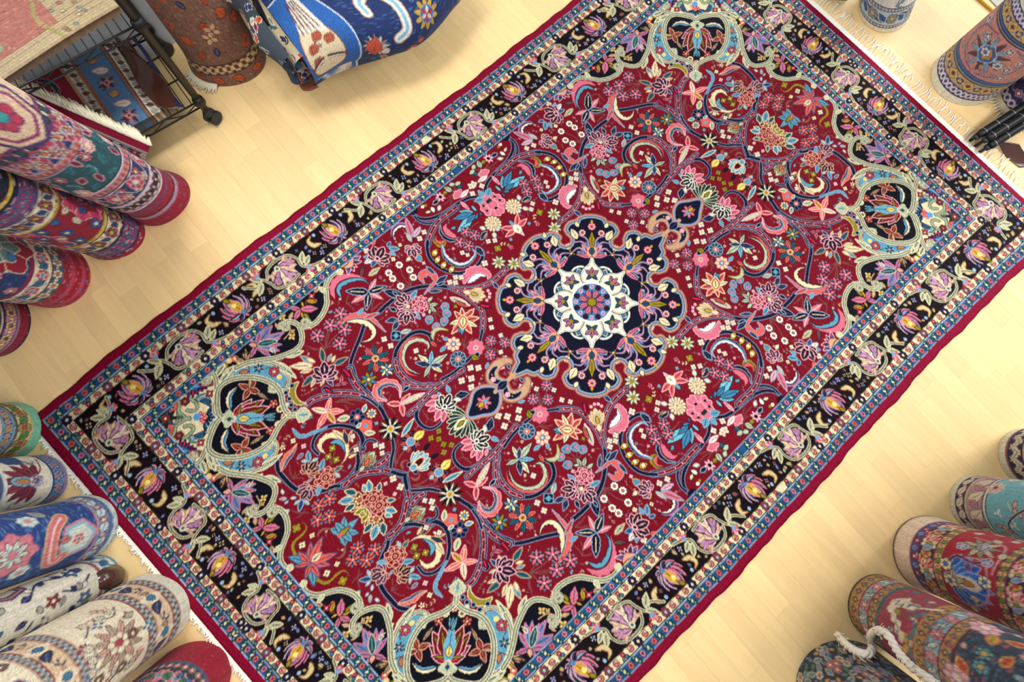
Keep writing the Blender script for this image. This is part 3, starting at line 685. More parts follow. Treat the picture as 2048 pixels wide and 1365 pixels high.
            for x1, y1 in ((.215, .078), (.238, .082), (.25, .096), (.20, .098)): cv.disc(T((x1, y * y1))[0], .0042, CREAM if y > 0 else LPINK, 6)
        almond(cv, T((.195, 0))[0], T((.262, 0))[0], .26, C('d8a27c'), PINK); almond(cv, T((.215, 0))[0], T((.245, 0))[0], .3, BLUE); almond(cv, T((.240, 0))[0], T((.306, 0))[0], .15, C('a08c28'))
        rosette(cv, T((.328, 0))[0], .013, 8, LPINK, BLUE, SALM)
        almond(cv, T((.340, .0))[0], T((.356, 0))[0], .3, GOLD)
    for k in range(8):                                     # white ogee petals
        th = (k + .5) * math.pi / 4
        T = lambda *pts: rot(np.array(pts, float), th)
        p = sp(T((.100, -.030), (.13, -.036), (.155, -.024), (.163, 0), (.155, .024), (.13, .036), (.100, .030)), 5)
        cv.fill(p, C('31465e')); cv.stroke(p, .0075, C('d8dccc')); q = T((.125, 0))[0]; almond(cv, T((.118, 0))[0], T((.156, 0))[0], .36, C('c9ccba'), C('5f88a0')); almond(cv, T((.126, 0))[0], T((.148, 0))[0], .32, C('4f7f9c'))
    for k in range(8):
        th = k * math.pi / 4
        T = lambda *pts: rot(np.array(pts, float), th)
        p = sp(T((.08, 0), (.082, .030), (.115, .043), (.143, .031), (.165, .010), (.192, 0), (.165, -.010), (.143, -.031), (.115, -.043), (.082, -.030), (.08, 0)), 5)
        cv.stroke(p, .016, C('27324a'), True); cv.fill(p, C('dfd9c4')); cv.stroke(p, .0085, IVORY, True); cv.stroke(p, .0022, C('4a6a68'), True)
        for y in (-1, 0, 1): almond(cv, T((.118, 0))[0], T((.150 - .012 * abs(y), y * .026))[0], .24, MAUVE if y else PINK, NAVY)
        for y in (-1, 1): almond(cv, T((.118, 0))[0], T((.098, y * .022))[0], .22, C('30506a'))
        cv.disc(T((.118, 0))[0], .008, OLIVE)
    cv.disc((0, 0), .088, IVORY, 32); cv.disc((0, 0), .080, C('4f86ac'), 32)
    for k in range(16):
        a = k * math.pi / 8; p = pol(.066, a)
        if k % 2: almond(cv, pol(.056, a), pol(.078, a), .42, C('3a1c3a'), tip=.5)
        else: dotflower(cv, p, .010, 6, LPINK, SALM)
    petals(cv, (0, 0), .055, 8, [PINK], None, C('c8a0b0'), w=.24, rot=.39, r0=.1); petals(cv, (0, 0), .050, 8, [C('6a5a9a')], None, None, w=.07, rot=0, r0=.4)
    cv.disc((0, 0), .021, C('5a4a10'), 16); cv.disc((0, 0), .016, OLIVE, 16)
    # pendant on the long axis
    for y in (-1, 1):
        Tp = lambda *pts: np.array([(-x, y * yy) for x, yy in pts])
        mt = lambda *pts: (lambda q: np.stack([-q[:, 0] + .012, q[:, 1] * y], 1))(design(900 + np.array(pts)[:, 0] / 2.844, 380 + np.array(pts)[:, 1] / 2.844))
        cres_p = sp(mt((1258, 215), (1238, 178), (1212, 168), (1180, 185), (1162, 215), (1165, 232), (1145, 228), (1138, 195), (1155, 150), (1205, 118), (1255, 122), (1285, 160), (1280, 200)), 5, True)
        cv.stroke(cres_p, .011, C('9a6a60'), True); cv.fill(cres_p, TAN)
        inn = sp(mt((1262, 196), (1246, 164), (1214, 152), (1182, 165), (1192, 142), (1225, 128), (1256, 136), (1272, 165)), 5, True)
        cv.stroke(inn, .0045, C('6f84aa'), True); cv.fill(inn, NAVY); rosette(cv, mt((1250, 150))[0], .007, 5, SALM, CREAM, LPINK); cv.disc(mt((1225, 142))[0], .003, GOLD)
    body = sp(np.array([(-.52, 0), (-.548, .040), (-.585, .052), (-.62, .03), (-.66, 0), (-.62, -.03), (-.585, -.052), (-.548, -.040)]), 6, True)
    cv.stroke(body, .030, C('a9766c'), True); cv.stroke(body, .020, TAN, True); cv.stroke(body, .012, C('7f93b8'), True); cv.fill(body, NAVY)
    cv.stroke(np.array([(-.43, 0), (-.53, 0)]), .016, TAN); almond(cv, (-.47, 0), (-.52, 0), .28, NAVY, C('7f93b8'))
    petals(cv, (-.588, 0), .030, 7, [PINK], SALM, LPINK, w=.24); almond(cv, (-.588, 0), (-.615, 0), .3, GOLD); cv.disc((-.580, 0), .008, C('5f9fc0'))
    # ---------------- corner pieces (drawn for one wing, and mirrored about the corner's own diagonal)
    def diag(p):
        u = p[:, 0] - fx0; v = fy1 - p[:, 1]
        return np.stack([fx0 + v * 1.0, fy1 - u * (1 - .07 * u)], 1)
    cv.xfs = [None, diag]
    w1 = C_((1150, 20), (1080, 35), (1015, 95), (978, 190), (985, 300), (985, 400), (935, 515), (855, 605), (770, 645), (712, 625))
    w2 = np.vstack([C_((470, 640), (520, 598), (600, 595), (670, 640), (705, 740), (695, 840), (630, 915), (510, 970), (380, 1010)), A((1377, 119), (1220, 150), (1090, 210))])
    bord = np.array([(fx0, fy1), (-.645, fy1)])
    ring = A((985, 790), (925, 770), (885, 710), (872, 560), (890, 450), (950, 380), (1060, 330), (1200, 312), (1350, 322), (1480, 370), (1570, 440), (1608, 520), (1622, 600), (1650, 680), (1700, 742))
    navy_poly = np.vstack([bord[:1], bord[1:], sp(w1, 5), sp(w2, 5), A((1000, 290), (960, 420), (1000, 600), (1060, 780))])
    cv.fill(navy_poly, INK)
    cres_out = A((960, 380), (1020, 280), (1110, 205), (1250, 158), (1400, 138), (1540, 165), (1640, 220), (1765, 320))
    cres = np.vstack([sp(cres_out[:-1], 4), A((1670, 330), (1650, 420), (1600, 430)), ring[9:4:-1]])
    cv.fill(cres, SKY)
    scroll(cv, A((1640, 470), (1690, 400), (1690, 310), (1620, 230)), .014)
    almond(cv, one(A, 1500, 140), one(A, 1775, 322), .10, SAGE, CREAM, INK, .05)
    scroll(cv, cres_out[:-1], .016)
    # flowers on the sky crescent
    petals(cv, one(A, 1350, 210), 58 * U, 6, [C('26242e')], PEACH, None, w=.18, rc=.2); rosette(cv, one(A, 1525, 250), 45 * U, 7, C('b25066'), SAGE, C('7a2036')); cv.disc(one(A, 1585, 310), .009, C('e6c878'))
    cv.stroke(sp(A((1430, 215), (1470, 200), (1500, 215))), EO, BROWN); cv.stroke(A((1250, 280), (1230, 180)), EO, BROWN); almond(cv, one(A, 1230, 250), one(A, 1130, 260), .25, C('b07a5a'), BROWN)
    # wing motifs on navy
    o = one(C_, 685, 450)
    for t_ in ((555, 430), (885, 440), (615, 575)): almond(cv, o, one(C_, *t_), .2, PINK, None, C('3a4a80'))
    petals(cv, one(C_, 815, 300), 46 * U, 4, [C('b03040')], LPINK, None, w=.3); 
    for a, b, c in (((780, 330), (740, 400), BROWN), ((720, 420), (700, 360), GOLD), ((760, 350), (870, 370), GOLD), ((700, 480), (720, 550), GOLD), ((720, 500), (790, 545), OLIVE), ((560, 570), (600, 480), TAN), ((850, 260), (910, 160), TAN), ((840, 250), (830, 230), SKY), ((420, 660), (400, 600), TAN), ((880, 360), (850, 330), SALM)):
        cv_a, cv_b = one(C_, *a), one(C_, *b); almond(cv, cv_a, cv_b, .2, c)
    for x, y, r in ((480, 540, 40), (590, 760, 38), (600, 700, 24)): petals(cv, one(C_, x, y), r * U * 1.1, 4, [C('d9b878')], OLIVE, None, w=.34, rc=.3)
    o = one(C_, 190, 860)
    for t_, c in (((470, 850), PINK), ((495, 715), C('7f86b0')), ((340, 980), PINK), ((360, 640), C('6f7fa8')), ((120, 990), MAUVE), ((230, 700), MAUVE), ((450, 780), C('8090b8')), ((440, 920), C('8090b8')), ((110, 790), PINK)): almond(cv, o, one(C_, *t_), .13, c, PINK if c is not PINK else C('6f7fa8'))
    almond(cv, one(C_, 200, 850), one(C_, 420, 810), .16, C('2a4a50'), SAGE); almond(cv, o, one(C_, 100, 850), .3, PEACH)
    cv.stroke(sp(C_((500, 790), (560, 720), (570, 650))), EO, TAN); cv.stroke(sp(C_((370, 940), (340, 900), (380, 900), (400, 950))), EO, CREAM)
    for a, b in (((80, 1030), (60, 900)), ((80, 1030), (110, 940)), ((70, 1030), (30, 950))): almond(cv, one(C_, *a), one(C_, *b), .12, TAN)
    for x, y, c in ((1010, 120, C('d9b878')), (1080, 100, SALM), (1130, 130, C('d9b878')), (960, 190, OLIVE)): cv.disc(one(A, x, y), .011, c); cv.disc(one(A, x, y), .005, CREAM)
    almond(cv, one(A, 1210, 130), one(A, 1200, 20), .1, TAN); almond(cv, one(A, 1215, 120), one(A, 1250, 40), .1, TAN); almond(cv, one(A, 1190, 150), one(A, 1100, 90), .16, TAN)
    # pale straps of the wings with their curls and leaf tips
    for a, b in (((860, 300), (960, 160)), ((930, 330), (1065, 185)), ((900, 400), (1010, 250))): almond(cv, one(A, *a), one(A, *b), .16, SAGE, CREAM, INK)
    almond(cv, one(C_, 520, 985), one(C_, 720, 928), .16, SAGE, CREAM, INK)
    scroll(cv, w1, .018); scroll(cv, w2, .018)
    c1 = one(C_, 1130, 30); cv.stroke(curl(c1, .013, 2.2, 1.1, dirn=-1), .009, CREAM); cv.stroke(curl(c1, .013, 2.2, 1.1, dirn=-1), .0035, SAGE)
    for cpt, a0, dn in ((one(C_, 742, 605), 3.6, 1), (one(C_, 505, 650), 2.6, -1)):
        q = curl(cpt, .019, a0, 1.25, dirn=dn); cv.disc(cpt, .017, INK); cv.stroke(q, .012, CREAM); cv.stroke(q, .0085, INK); cv.stroke(q, .006, SAGE)
    almond(cv, one(C_, 970, 250), one(C_, 900, 200), .3, SAGE, CREAM)
    # cream corner with the blossoms
    corner = np.vstack([[(fx0, fy1)], A((420, 560), (600, 420), (740, 320), (850, 290), (868, 400), (850, 600), (860, 800), (540, 800))])
    cv.fill(corner, CREAM)
    cv.fill(np.vstack([[(fx0, fy1)], A((425, 555), (430, 660), (385, 720), (380, 800))]), SALM)
    for pts in (((430, 760), (440, 660), (480, 590), (560, 560), (630, 600), (650, 660), (600, 700), (540, 690)), ((430, 560), (450, 620), (440, 700), (500, 760), (560, 790)), ((640, 560), (690, 520), (760, 540), (800, 620))):
        q = sp(A(*pts), 6); cv.stroke(q, .0125, C('3a4038')); cv.stroke(q, .0085, C('9aa88a'))
    rosette(cv, one(A, 510, 590), 34 * U, 6, C('6a2430'), C('b06a60'), BROWN)
    almond(cv, one(A, 640, 570), one(A, 800, 600), .26, C('8fb4bc'), C('2a3a48'), C('7a4a3a'), .22); almond(cv, one(A, 690, 580), one(A, 790, 640), .2, C('3a6a90'), INK, None, .2)
    o = one(A, 610, 410)
    for k, t_ in enumerate(((480, 520), (540, 540), (600, 540), (660, 510), (710, 470), (760, 440), (780, 410))): almond(cv, o, one(A, *t_), .15, C('6e1428') if k % 2 == 0 else C('4a0e30'), C('2a2858'))
    for t_ in ((560, 450), (600, 460), (640, 450), (680, 420)): almond(cv, o, one(A, *t_), .22, C('5f9fc8'), BLUE)
    almond(cv, one(A, 590, 400), one(A, 690, 340), .2, C('d8907c'), None)
    petals(cv, one(A, 790, 500), 38 * U, 4, [C('b83848')], CREAM, BROWN, w=.3); almond(cv, one(A, 800, 410), one(A, 840, 340), .3, C('8a4a44'), C('5a2c30'))
    dotflower(cv, one(A, 345, 640), 34 * U, 6, LBLUE, SALM, NAVY)
    cv.xfs = [None]
    for k in range(11):
        an = (k / 10 - .5) * 2.5; c0 = A((740, 770), (860, 785)); dv = (c0[1] - c0[0]) / np.linalg.norm(c0[1] - c0[0]); dn = np.array([-dv[1], dv[0]])
        e_ = dv * math.cos(an) + dn * math.sin(an); almond(cv, c0[0] + e_ * .010, c0[0] + e_ * .042, .13, C('1f4470') if k % 2 == 0 else C('7ab0c4'), NAVY)
    for x, y in ((690, 720), (730, 740), (740, 780), (700, 760), (700, 800), (670, 780), (720, 820)): cv.disc(one(A, x, y), .0062, C('c03a48')); cv.disc(one(A, x, y), .0028, LPINK)
    cv.disc(one(A, 645, 765), .012, C('5f9fd0')); cv.stroke(A((390, 780), (470, 770)), .012, C('56685c'))
    p = one(A, 290, 785); petals(cv, p, 92 * U, 9, [C('1d3a3a'), TEAL], C('5a1420'), None, w=.14, rc=.40); rosette(cv, p, .010, 5, C('a02838'), CREAM, BROWN)
    cv.xfs = [None, diag]
    w3 = A((735, 340), (760, 290), (810, 270), (850, 300), (868, 380), (862, 520), (850, 640), (860, 720), (930, 790))
    scroll(cv, w3, .017)
    q = curl(one(A, 755, 345), .016, 1.5, 1.2, dirn=1); cv.stroke(q, .011, CREAM); cv.stroke(q, .008, INK); cv.stroke(q, .0055, SAGE)
    # heart-shaped medallion of the corner
    heart = np.vstack([sp(ring, 4), A((1710, 760), (1300, 790), (990, 800))])
    cv.fill(heart, INK)
    cv.xfs = [None]
    o = one(A, 1080, 790)
    axd = one(A, 1690, 755) - one(A, 1080, 790); axl = np.linalg.norm(axd); axd /= axl; axn = np.array([-axd[1], axd[0]])
    H2 = lambda x, y: o + axd * x + axn * y
    for y in (-1, 1):
        for x1, y1, c in ((.045, .062, C('7a1424')), (.085, .058, C('7a1424')), (.105, .034, C('7a1424')), (.015, .050, C('7a1424'))):
            almond(cv, H2(-.005, 0), H2(x1, y * y1), .17, c, LPINK); almond(cv, H2(.01, y * .005), H2(x1 * .85, y * y1 * .9), .07, OLIVE)
        p = H2(.035, y * .098)
        for k in range(4):
            a = k * 1.57 + .4; almond(cv, p, p + .038 * np.array([math.cos(a), math.sin(a)]), .2, C('7a1424'), PEACH, C('a06a3a'))
        almond(cv, p, H2(.035, y * .14), .1, TAN); almond(cv, H2(.06, y * .085), H2(.10, y * .06), .1, TAN)
        feather(cv, np.array([H2(-.018, y * .03), H2(-.025, y * .075), H2(0., y * .11)]), .013, CREAM, C('6f9fb8'), None, 6, y)
        q = curl(H2(.112, y * .098), .015, 0, 1.2, dirn=y); cv.stroke(q, .011, CREAM); cv.stroke(q, .007, INK); cv.stroke(q, .005, SAGE)
        cv.stroke(sp(np.array([H2(.10, y * .088), H2(.118, y * .085), H2(.142, y * .092)]), 5), .010, SAGE)
        dotflower(cv, H2(.118, y * .045), .014, 5, SALM, CREAM, DKRED); dotflower(cv, H2(.142, y * .026), .013, 8, CREAM, OLIVE, DKRED)
        cv.stroke(np.array([H2(.09, y * .02), H2(.118, y * .045)]), EO * .8, TAN)
    almond(cv, H2(-.01, 0), H2(.105, 0), .13, C('6fa6ba'), LBLUE, None, tip=.7); almond(cv, H2(.012, 0), H2(.045, 0), .3, C('e3c66a'), TEAL)
    for y in (-.012, 0, .012): almond(cv, H2(.09, 0), H2(.13, y), .12, C('7ab0c0'))
    dotflower(cv, H2(.160, 0), .014, 8, PEACH, CREAM, DKRED)
    cv.xfs = [None, diag]
    scroll(cv, ring, .019)
    cv.xfs = [None]
    p = one(A, 1015, 790); almond(cv, p - axd * .02, p + axd * .02, .5, SAGE, CREAM); cv.disc(p, .007, C('2a4a60'))
    for y in (-1, 1): q = curl(p + axn * y * .018 - axd * .006, .010, 0, 1., dirn=y); cv.stroke(q, .006, SAGE)
    cv.stroke(A((1700, 748), (1850, 742)), .020, CREAM); cv.stroke(A((1700, 748), (1850, 742)), .013, INK); cv.stroke(A((1700, 748), (1850, 742)), .010, SAGE)
    p = one(A, 1855, 742); almond(cv, p - axd * .022, p + axd * .026, .5, SAGE, CREAM); cv.disc(p, .006, SKY)
    for x, y in ((1730, 410), (1660, 490), (1700, 560), (1720, 630), (1765, 680)): pp = one(A, x, y); cv.disc(pp, .009, LBLUE); cv.disc(pp, .0062, NAVY)
    # ---------------- borders: bands from the outer edge inwards
    S = -HL; T = HW
    def band(o0, o1, c):
        cv.fill(np.array([(S + o0, -1), (S + o1, -1), (S + o1, T - o1), (1, T - o1), (1, T - o0), (S + o0, T - o0)]), c)
    band(-.01, .029, WINE); band(.029, .0580, BLUE); band(.0580, .0870, CREAM); band(.0870, .182, PLUM); band(.182, .2160, CREAM); band(.2160, .246, BLUE)
    def lines(o, w, c): cv.stroke(np.array([(S + o, -.05), (S + o, T - o), (.05, T - o)]), w, c)
    for o, c in ((.0290, C('9fb4c8')), (.0570, C('9fb4c8')), (.2165, C('9fb4c8')), (.2450, C('9fb4c8'))): lines(o, .0034, c)
    for o in (.0600, .0858, .1832, .2138): lines(o, .0030, C('2c2420'))
    def along(o, pitch_l, pitch_s, fn, s_end=.0):
        L_ = HL - o; k = 0; n_l = int(L_ / pitch_l)
        for k in range(n_l + 1): fn(np.array([S + o + k * pitch_l, T - o]), np.array([1., 0]), np.array([0, 1.]), k)
        for k in range(1, int((T - o) / pitch_s) + 2): fn(np.array([S + o, T - o - k * pitch_s]), np.array([0, 1.]), np.array([-1., 0]), k)
    def blue_unit(p, u, v, k):
        dotflower(cv, p, .0090, 7, C('cf8f9c') if k % 2 else C('d4786c'), C('a83048'), C('641c34') if k % 2 == 0 else C('48203e'))
        m = p + u * .026
        almond(cv, m - u * .008 + v * .006, m + u * .008 - v * .006, .9, C('1c4a52'), tip=.5)
        almond(cv, m - u * .004 + v * .005, m + u * .004 - v * .005, .3, CREAM)
        for q in (-1, 1): cv.disc(m + v * q * .009 + u * q * .004, .0025, SAGE, 6)
    def cream_unit(p, u, v, k):
        j = k % 8
        if j in (0, 4):
            rosette(cv, p, .0118, 8, C('2e2752') if j == 0 else C('5f5a6a'), CREAM if j == 0 else C('8fc0c0'), C('1c1838') if j == 0 else C('8e2c3a'))
        elif j in (1, 3, 5, 7):
            sgn = 1 if j in (1, 5) else -1
            almond(cv, p - u * .0085 * sgn - v * .003, p + u * .0085 * sgn + v * .003, .36, C('cf8f86'), C('5e1a26'), C('8a2c38'), tip=.7); cv.disc(p + u * .006 * sgn - v * .007, .0034, CREAM); cv.stroke(np.array([p + u * .004 * sgn - v * .010, p + u * .010 * sgn - v * .006]), .0024, C('5e1a26'))
        else:
            dotflower(cv, p - v * .004, .008, 5, C('c03a4a'), LPINK, C('7a1a28')); almond(cv, p + u * .002 + v * .003, p + u * .012 + v * .009, .35, C('4f7f9a'), NAVY); almond(cv, p - u * .004 + v * .004, p - u * .010 + v * .010, .35, OLIVE, TEAL)
        cv.stroke(np.array([p - u * .013 + v * .0118 * (1 if j % 4 < 2 else -1), p + u * .013 + v * .0118 * (1 if j % 4 < 2 else -1)]), .003, C('4a4030'))
    along(.0430, .0545, .0465, blue_unit); along(.2308, .0545, .0465, blue_unit)
    along(.0728, .0335, .0285, cream_unit); along(.1985, .0335, .0285, cream_unit)
    # ---------------- mirror into the whole rug
    hx = int(round(HL / d)); hy = int(round(HW / d))
    i0 = cv.nx - (cv.nx - hx); j0 = cv.ny - hy
    q = cv.a[j0:, :hx]                                       # t from 0 up, s from -HL to 0
    top = np.concatenate([q, q[:, ::-1]], 1)
    full = np.concatenate([top[::-1], top], 0)
    cv2 = Canvas(-HL, -HL + full.shape[1] * d, -HW, -HW + full.shape[0] * d, d, RED); cv2.a = np.ascontiguousarray(full)
    # ---------------- main border: blossoms in vine loops and lotuses by turns
    def P_(o, u, v):
        return lambda *pts: np.array([o + u * x + v * y for x, y in pts])
    stra = lambda q, w=.0095: (cv2.stroke(q, w, C('cfc8a4')), cv2.stroke(q, w - EO * .9, C('b4b497')), cv2.stroke(q, .0028, C('3a3038')))
    def loop(o, u, v, f=1.0):
        T = P_(o, u * f * 1.18, v * 1.10)
        cv2.fill(sp(T((-.055, 0), (-.035, .036), (.01, .042), (.05, .025), (.055, -.01), (.03, -.036), (-.02, -.040)), 4, True), C('14182c'))
        stra(sp(T((.105, -.047), (.080, -.040), (.055, -.022), (.058, .005), (.045, .030), (.010, .040), (-.03, .034), (-.05, .012)), 5))
        stra(sp(T((-.12, .035), (-.09, .010), (-.065, .020), (-.052, -.005), (-.045, -.030), (-.01, -.040), (.03, -.036)), 5))
        for a, b in (((-.065, .018), (-.088, .042)), ((-.07, .012), (-.100, -.012)), ((.06, -.015), (.085, .012)), ((.066, -.024), (.092, -.010))): almond(cv2, T(a)[0], T(b)[0], .2, C('b4b497'), C('cfc8a4'))
        c0 = T((-.008, .018))[0]
        cols = [C('d8b4ac'), C('bf90b0'), C('dcbca4'), C('c89ab4'), C('e0c8b4'), C('b488ae'), C('d8b4a0')]
        for k, (x, y) in enumerate(((.036, .028), (.042, .008), (.034, -.014), (.012, -.032), (-.012, -.034), (-.034, -.018), (-.042, .006))):
            t_ = T((x, y))[0]; almond(cv2, c0, t_, .145, cols[k], C('0e1020'), cols[k], 0, .8)
            o_, uu, vv, l = frame(c0, t_); 
            for q in (-.22, .22): almond(cv2, c0 + uu * l * .6, c0 + uu * l * 1.08 + vv * l * q, .12, cols[k], cols[k] * .8, cols[k])
        cv2.disc(c0, .0105, C('cfc8a4')); cv2.disc(c0, .005, C('2f6a80'))
        for x, y in ((.040, .012), (.030, .030), (-.04, -.016)): almond(cv2, T((x, y))[0], T((x + .008, y - .01))[0], .35, C('c08a6a'))
        for sx, sy in ((-.068, .036), (.068, -.038)):        # half flowers at the joints
            p = T((sx, sy))[0]
            for k in range(5):
                a = (k - 2) * .62 + (math.pi / 2 if sy > 0 else -math.pi / 2)
                almond(cv2, p, p + u * f * .020 * math.cos(a) + v * .020 * math.sin(a), .22, C('dd9a98') if k % 2 else C('c8606c'))
            cv2.disc(p, .008, C('7f9fc0'))
    def lotus(o, u, v, f=1.0):
        T = P_(o, u * f, v)
        base = T((.010, -.022))[0]
        for k, (x, y) in enumerate(((-.052, .010), (.050, .004), (-.040, .034), (.044, .030), (-.018, .044), (.020, .042), (-.046, -.018), (.042, -.026), (.020, -.044), (-.02, -.040))):
            t_ = T((x, y))[0]
            bd = .14 if x < 0 else -.14; almond(cv2, base, t_, .17, C('c87890') if k % 2 == 0 else C('b99aac'), PLUM, None, bd, .7); almond(cv2, base + (t_ - base) * .25, base + (t_ - base) * .85, .10, C('93a9bd') if k % 2 == 0 else C('3a4a6c'), None, None, bd)
        almond(cv2, base, T((-.004, .040))[0], .24, C('c9a040'), C('d890a0')); cv2.disc(T((.0, .012))[0], .008, C('e8d890')); almond(cv2, T((-.002, .03))[0], T((-.014, .048))[0], .3, OLIVE)
        cv2.disc(base, .0075, C('4f88b0'))
        for sg in (-1, 1):
            feather(cv2, T((sg * .068, -.004), (sg * .095, .004), (sg * .100, .028), (sg * .078, .038)), .013, C('cdb98c'), None, C('8a6a3a'), 6, sg)
            cv2.disc(T((sg * .066, .034))[0], .006, C('9ab4cc'))
            p = T((sg * .088, -.030))[0]; dotflower(cv2, p, .009, 4, C('b8b0d0'), C('7f9fc0'))
    ol = HW - .1345; os_ = HL - .1345
    e1, e2 = np.array([1., 0]), np.array([0, 1.])
    for s in (-1.387, -1.0, -.554, -.071, .447, .931, 1.33): lotus(np.array([s, ol]), e1, e2)
    for s in (-1.205, -.795, -.318, .197, .699, 1.14): loop(np.array([s, ol]), e1, e2)
    for s in (-1.39, -.955, -.531, -.083, .406, .895, 1.33): lotus(np.array([s, -ol]), -e1, -e2)
    for s in (-1.18, -.755, -.325, .172, .665, 1.115): loop(np.array([s, -ol]), -e1, -e2)
    for t_ in (.613, .227, -.206, -.61): lotus(np.array([-os_, t_]), e2, -e1, .85)
    for t_ in (.80, .421, .005, -.42, -.80): loop(np.array([-os_, t_]), e2, -e1, .85)
    for t_ in (.58, .185, -.216, -.595): lotus(np.array([os_, t_]), -e2, e1, .85)
    for t_ in (.787, .392, -.025, -.42, -.79): loop(np.array([os_, t_]), -e2, e1, .85)
    rng = random.Random(12)
    for _ in range(5200):
        if rng.random() < .62: p = np.array([rng.uniform(-HL + .1, HL - .1), rng.choice((-1, 1)) * (HW - rng.uniform(.096, .174))])
        else: p = np.array([rng.choice((-1, 1)) * (HL - rng.uniform(.096, .174)), rng.uniform(-HW + .1, HW - .1)])
        r = rng.choice((.012, .009, .007)); i = int((p[0] - r - cv2.x0) / d); j = int((p[1] - r - cv2.y0) / d); k = int(2 * r / d); w = cv2.a[j:j + k, i:i + k]
        if np.abs(w - PLUM).sum(2).max() > 6: continue
        a = rng.uniform(0, 6.28); e = r * .9 * np.array([math.cos(a), math.sin(a)]); m_ = rng.random()
        if m_ < .5: almond(cv2, p - e, p + e, .3, rng.choice((C('b89a70'), C('8a5a58'), C('a8a888'), C('6f7fa8'))))
        elif m_ < .8: dotflower(cv2, p, r * .8, 4, rng.choice((C('9aa4c0'), C('c48a8c'), C('b8a880'))), C('5a4a6a'))
        else:
            for b in (-.7, 0, .7): almond(cv2, p - e, p + r * .9 * np.array([math.cos(a + b), math.sin(a + b)]), .16, C('b8a47c'))
    return cv2, SS, CELL

def down(a, k):
    ny, nx = a.shape[0] // k * k, a.shape[1] // k * k
    lin = srgb(a[:ny, :nx])
    return lin.reshape(ny // k, k, nx // k, k, 3).mean((1, 3))

RUG_Z = 0.012
rug = empty('persian_rug', (0, 0, 0))
tag(rug, 'large crimson Persian rug with navy star medallion and floral borders, spread flat on the floor', 'rug')
def wave(s):                                                  # the selvedge is not quite straight
    return .0022 * np.sin(s * 13.0) + .0016 * np.sin(s * 31.0 + 1) + .0010 * np.sin(s * 73. + 2)
def build_rug():
    cv2, SS, CELL = paint_rug()
    img = down(cv2.a, SS); ny, nx = img.shape[:2]
    rng = np.random.default_rng(3)
    img = img * (1 + .07 * rng.standard_normal((ny, nx, 1))) * (1 + .035 * np.repeat(rng.standard_normal((1, nx, 1)), ny, 0))
    img = np.clip(1.0 * img ** 1.16, 0.002, .95)
    s = -HL + (np.arange(nx) + .5) * CELL; t = -HW + (np.arange(ny) + .5) * CELL
    Sg, Tg = np.meshgrid(s, t)
    edge = np.clip((np.abs(Tg) - (HW - .09)) / .09, 0, 1) ** 2 * np.sign(Tg)
    X, Y = lay(Sg, Tg + edge * wave(Sg))
    Z = RUG_Z + .0006 * rng.standard_normal((ny, nx)) + .0015 * np.sin(Sg * 5.1 + 1) * np.sin(Tg * 6.3)
    rim = np.minimum(np.minimum(Sg + HL, HL - Sg), np.minimum(Tg + HW, HW - Tg))
    Z -= .004 * np.clip(1 - rim / .008, 0, 1) ** 2
    V = np.stack([X, Y, Z], -1).reshape(-1, 3); colr = img.reshape(-1, 3)
    idx = np.arange(nx * ny).reshape(ny, nx)
    Q = np.stack([idx[:-1, :-1], idx[:-1, 1:], idx[1:, 1:], idx[1:, :-1]], -1).reshape(-1, 4)
    per = np.r_[idx[0, :], idx[1:, -1], idx[-1, -2::-1], idx[-2:0:-1, 0]]
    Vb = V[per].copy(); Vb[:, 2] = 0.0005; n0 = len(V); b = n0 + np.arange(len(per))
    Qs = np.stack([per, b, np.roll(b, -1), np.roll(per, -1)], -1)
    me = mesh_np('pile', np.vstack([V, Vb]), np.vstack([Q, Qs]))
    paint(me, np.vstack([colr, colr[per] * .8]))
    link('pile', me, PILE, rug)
build_rug()
# woven ends and knotted fringe
def strip(s0, s1, t0, t1, z, n=60):
    t = np.linspace(t0, t1, n); V = []
    for tt in t:
        for ss, zz in ((s0, .001), (s0, z), (s1, z * .8), (s1, .001)):
            x, y = lay(ss, tt + .0 * tt); V.append((x, y, zz))
    Q = [(4 * i + k, 4 * i + k + 1, 4 * i + k + 5, 4 * i + k + 4) for i in range(n - 1) for k in range(3)]
    Q += [(0, 1, 2, 3), (4 * n - 1, 4 * n - 2, 4 * n - 3, 4 * n - 4)]
    return mesh_np('woven_end', V, Q, False)
tag(link('woven_end', strip(HL, HL + .022, -.995, .995, .006), WHITE_WOOL, rug), 'white flat-woven end strip')
tag(link('woven_end', strip(-HL, -HL - .010, -.995, .995, .005), WHITE_WOOL, rug), 'white flat-woven end strip')
def tube_mesh(name, pts, rad, n=6, cap=True):
    p = np.asarray(pts, float); rad = np.broadcast_to(np.asarray(rad, float), (len(p),))
    d = np.gradient(p, axis=0); d /= np.linalg.norm(d, axis=1)[:, None] + 1e-9
    up = np.array([0, 0, 1.]) if abs(d[0][2]) < .9 else np.array([1., 0, 0])
    V = []
    for k in range(len(p)):
        a = np.cross(d[k], up); a /= np.linalg.norm(a) + 1e-9; b = np.cross(a, d[k]); 
        for j in range(n):
            th = 2 * math.pi * j / n; V.append(p[k] + rad[k] * (a * math.cos(th) + b * math.sin(th)))
        up = b
    F = [(k * n + j, k * n + (j + 1) % n, (k + 1) * n + (j + 1) % n, (k + 1) * n + j) for k in range(len(p) - 1) for j in range(n)]
    if cap: F += [tuple(range(n - 1, -1, -1)), tuple(range((len(p) - 1) * n, len(p) * n))]
    me = bpy.data.meshes.new(name); me.from_pydata([tuple(v) for v in V], [], F)
    me.polygons.foreach_set('use_smooth', np.ones(len(me.polygons), bool)); me.update()
    return me
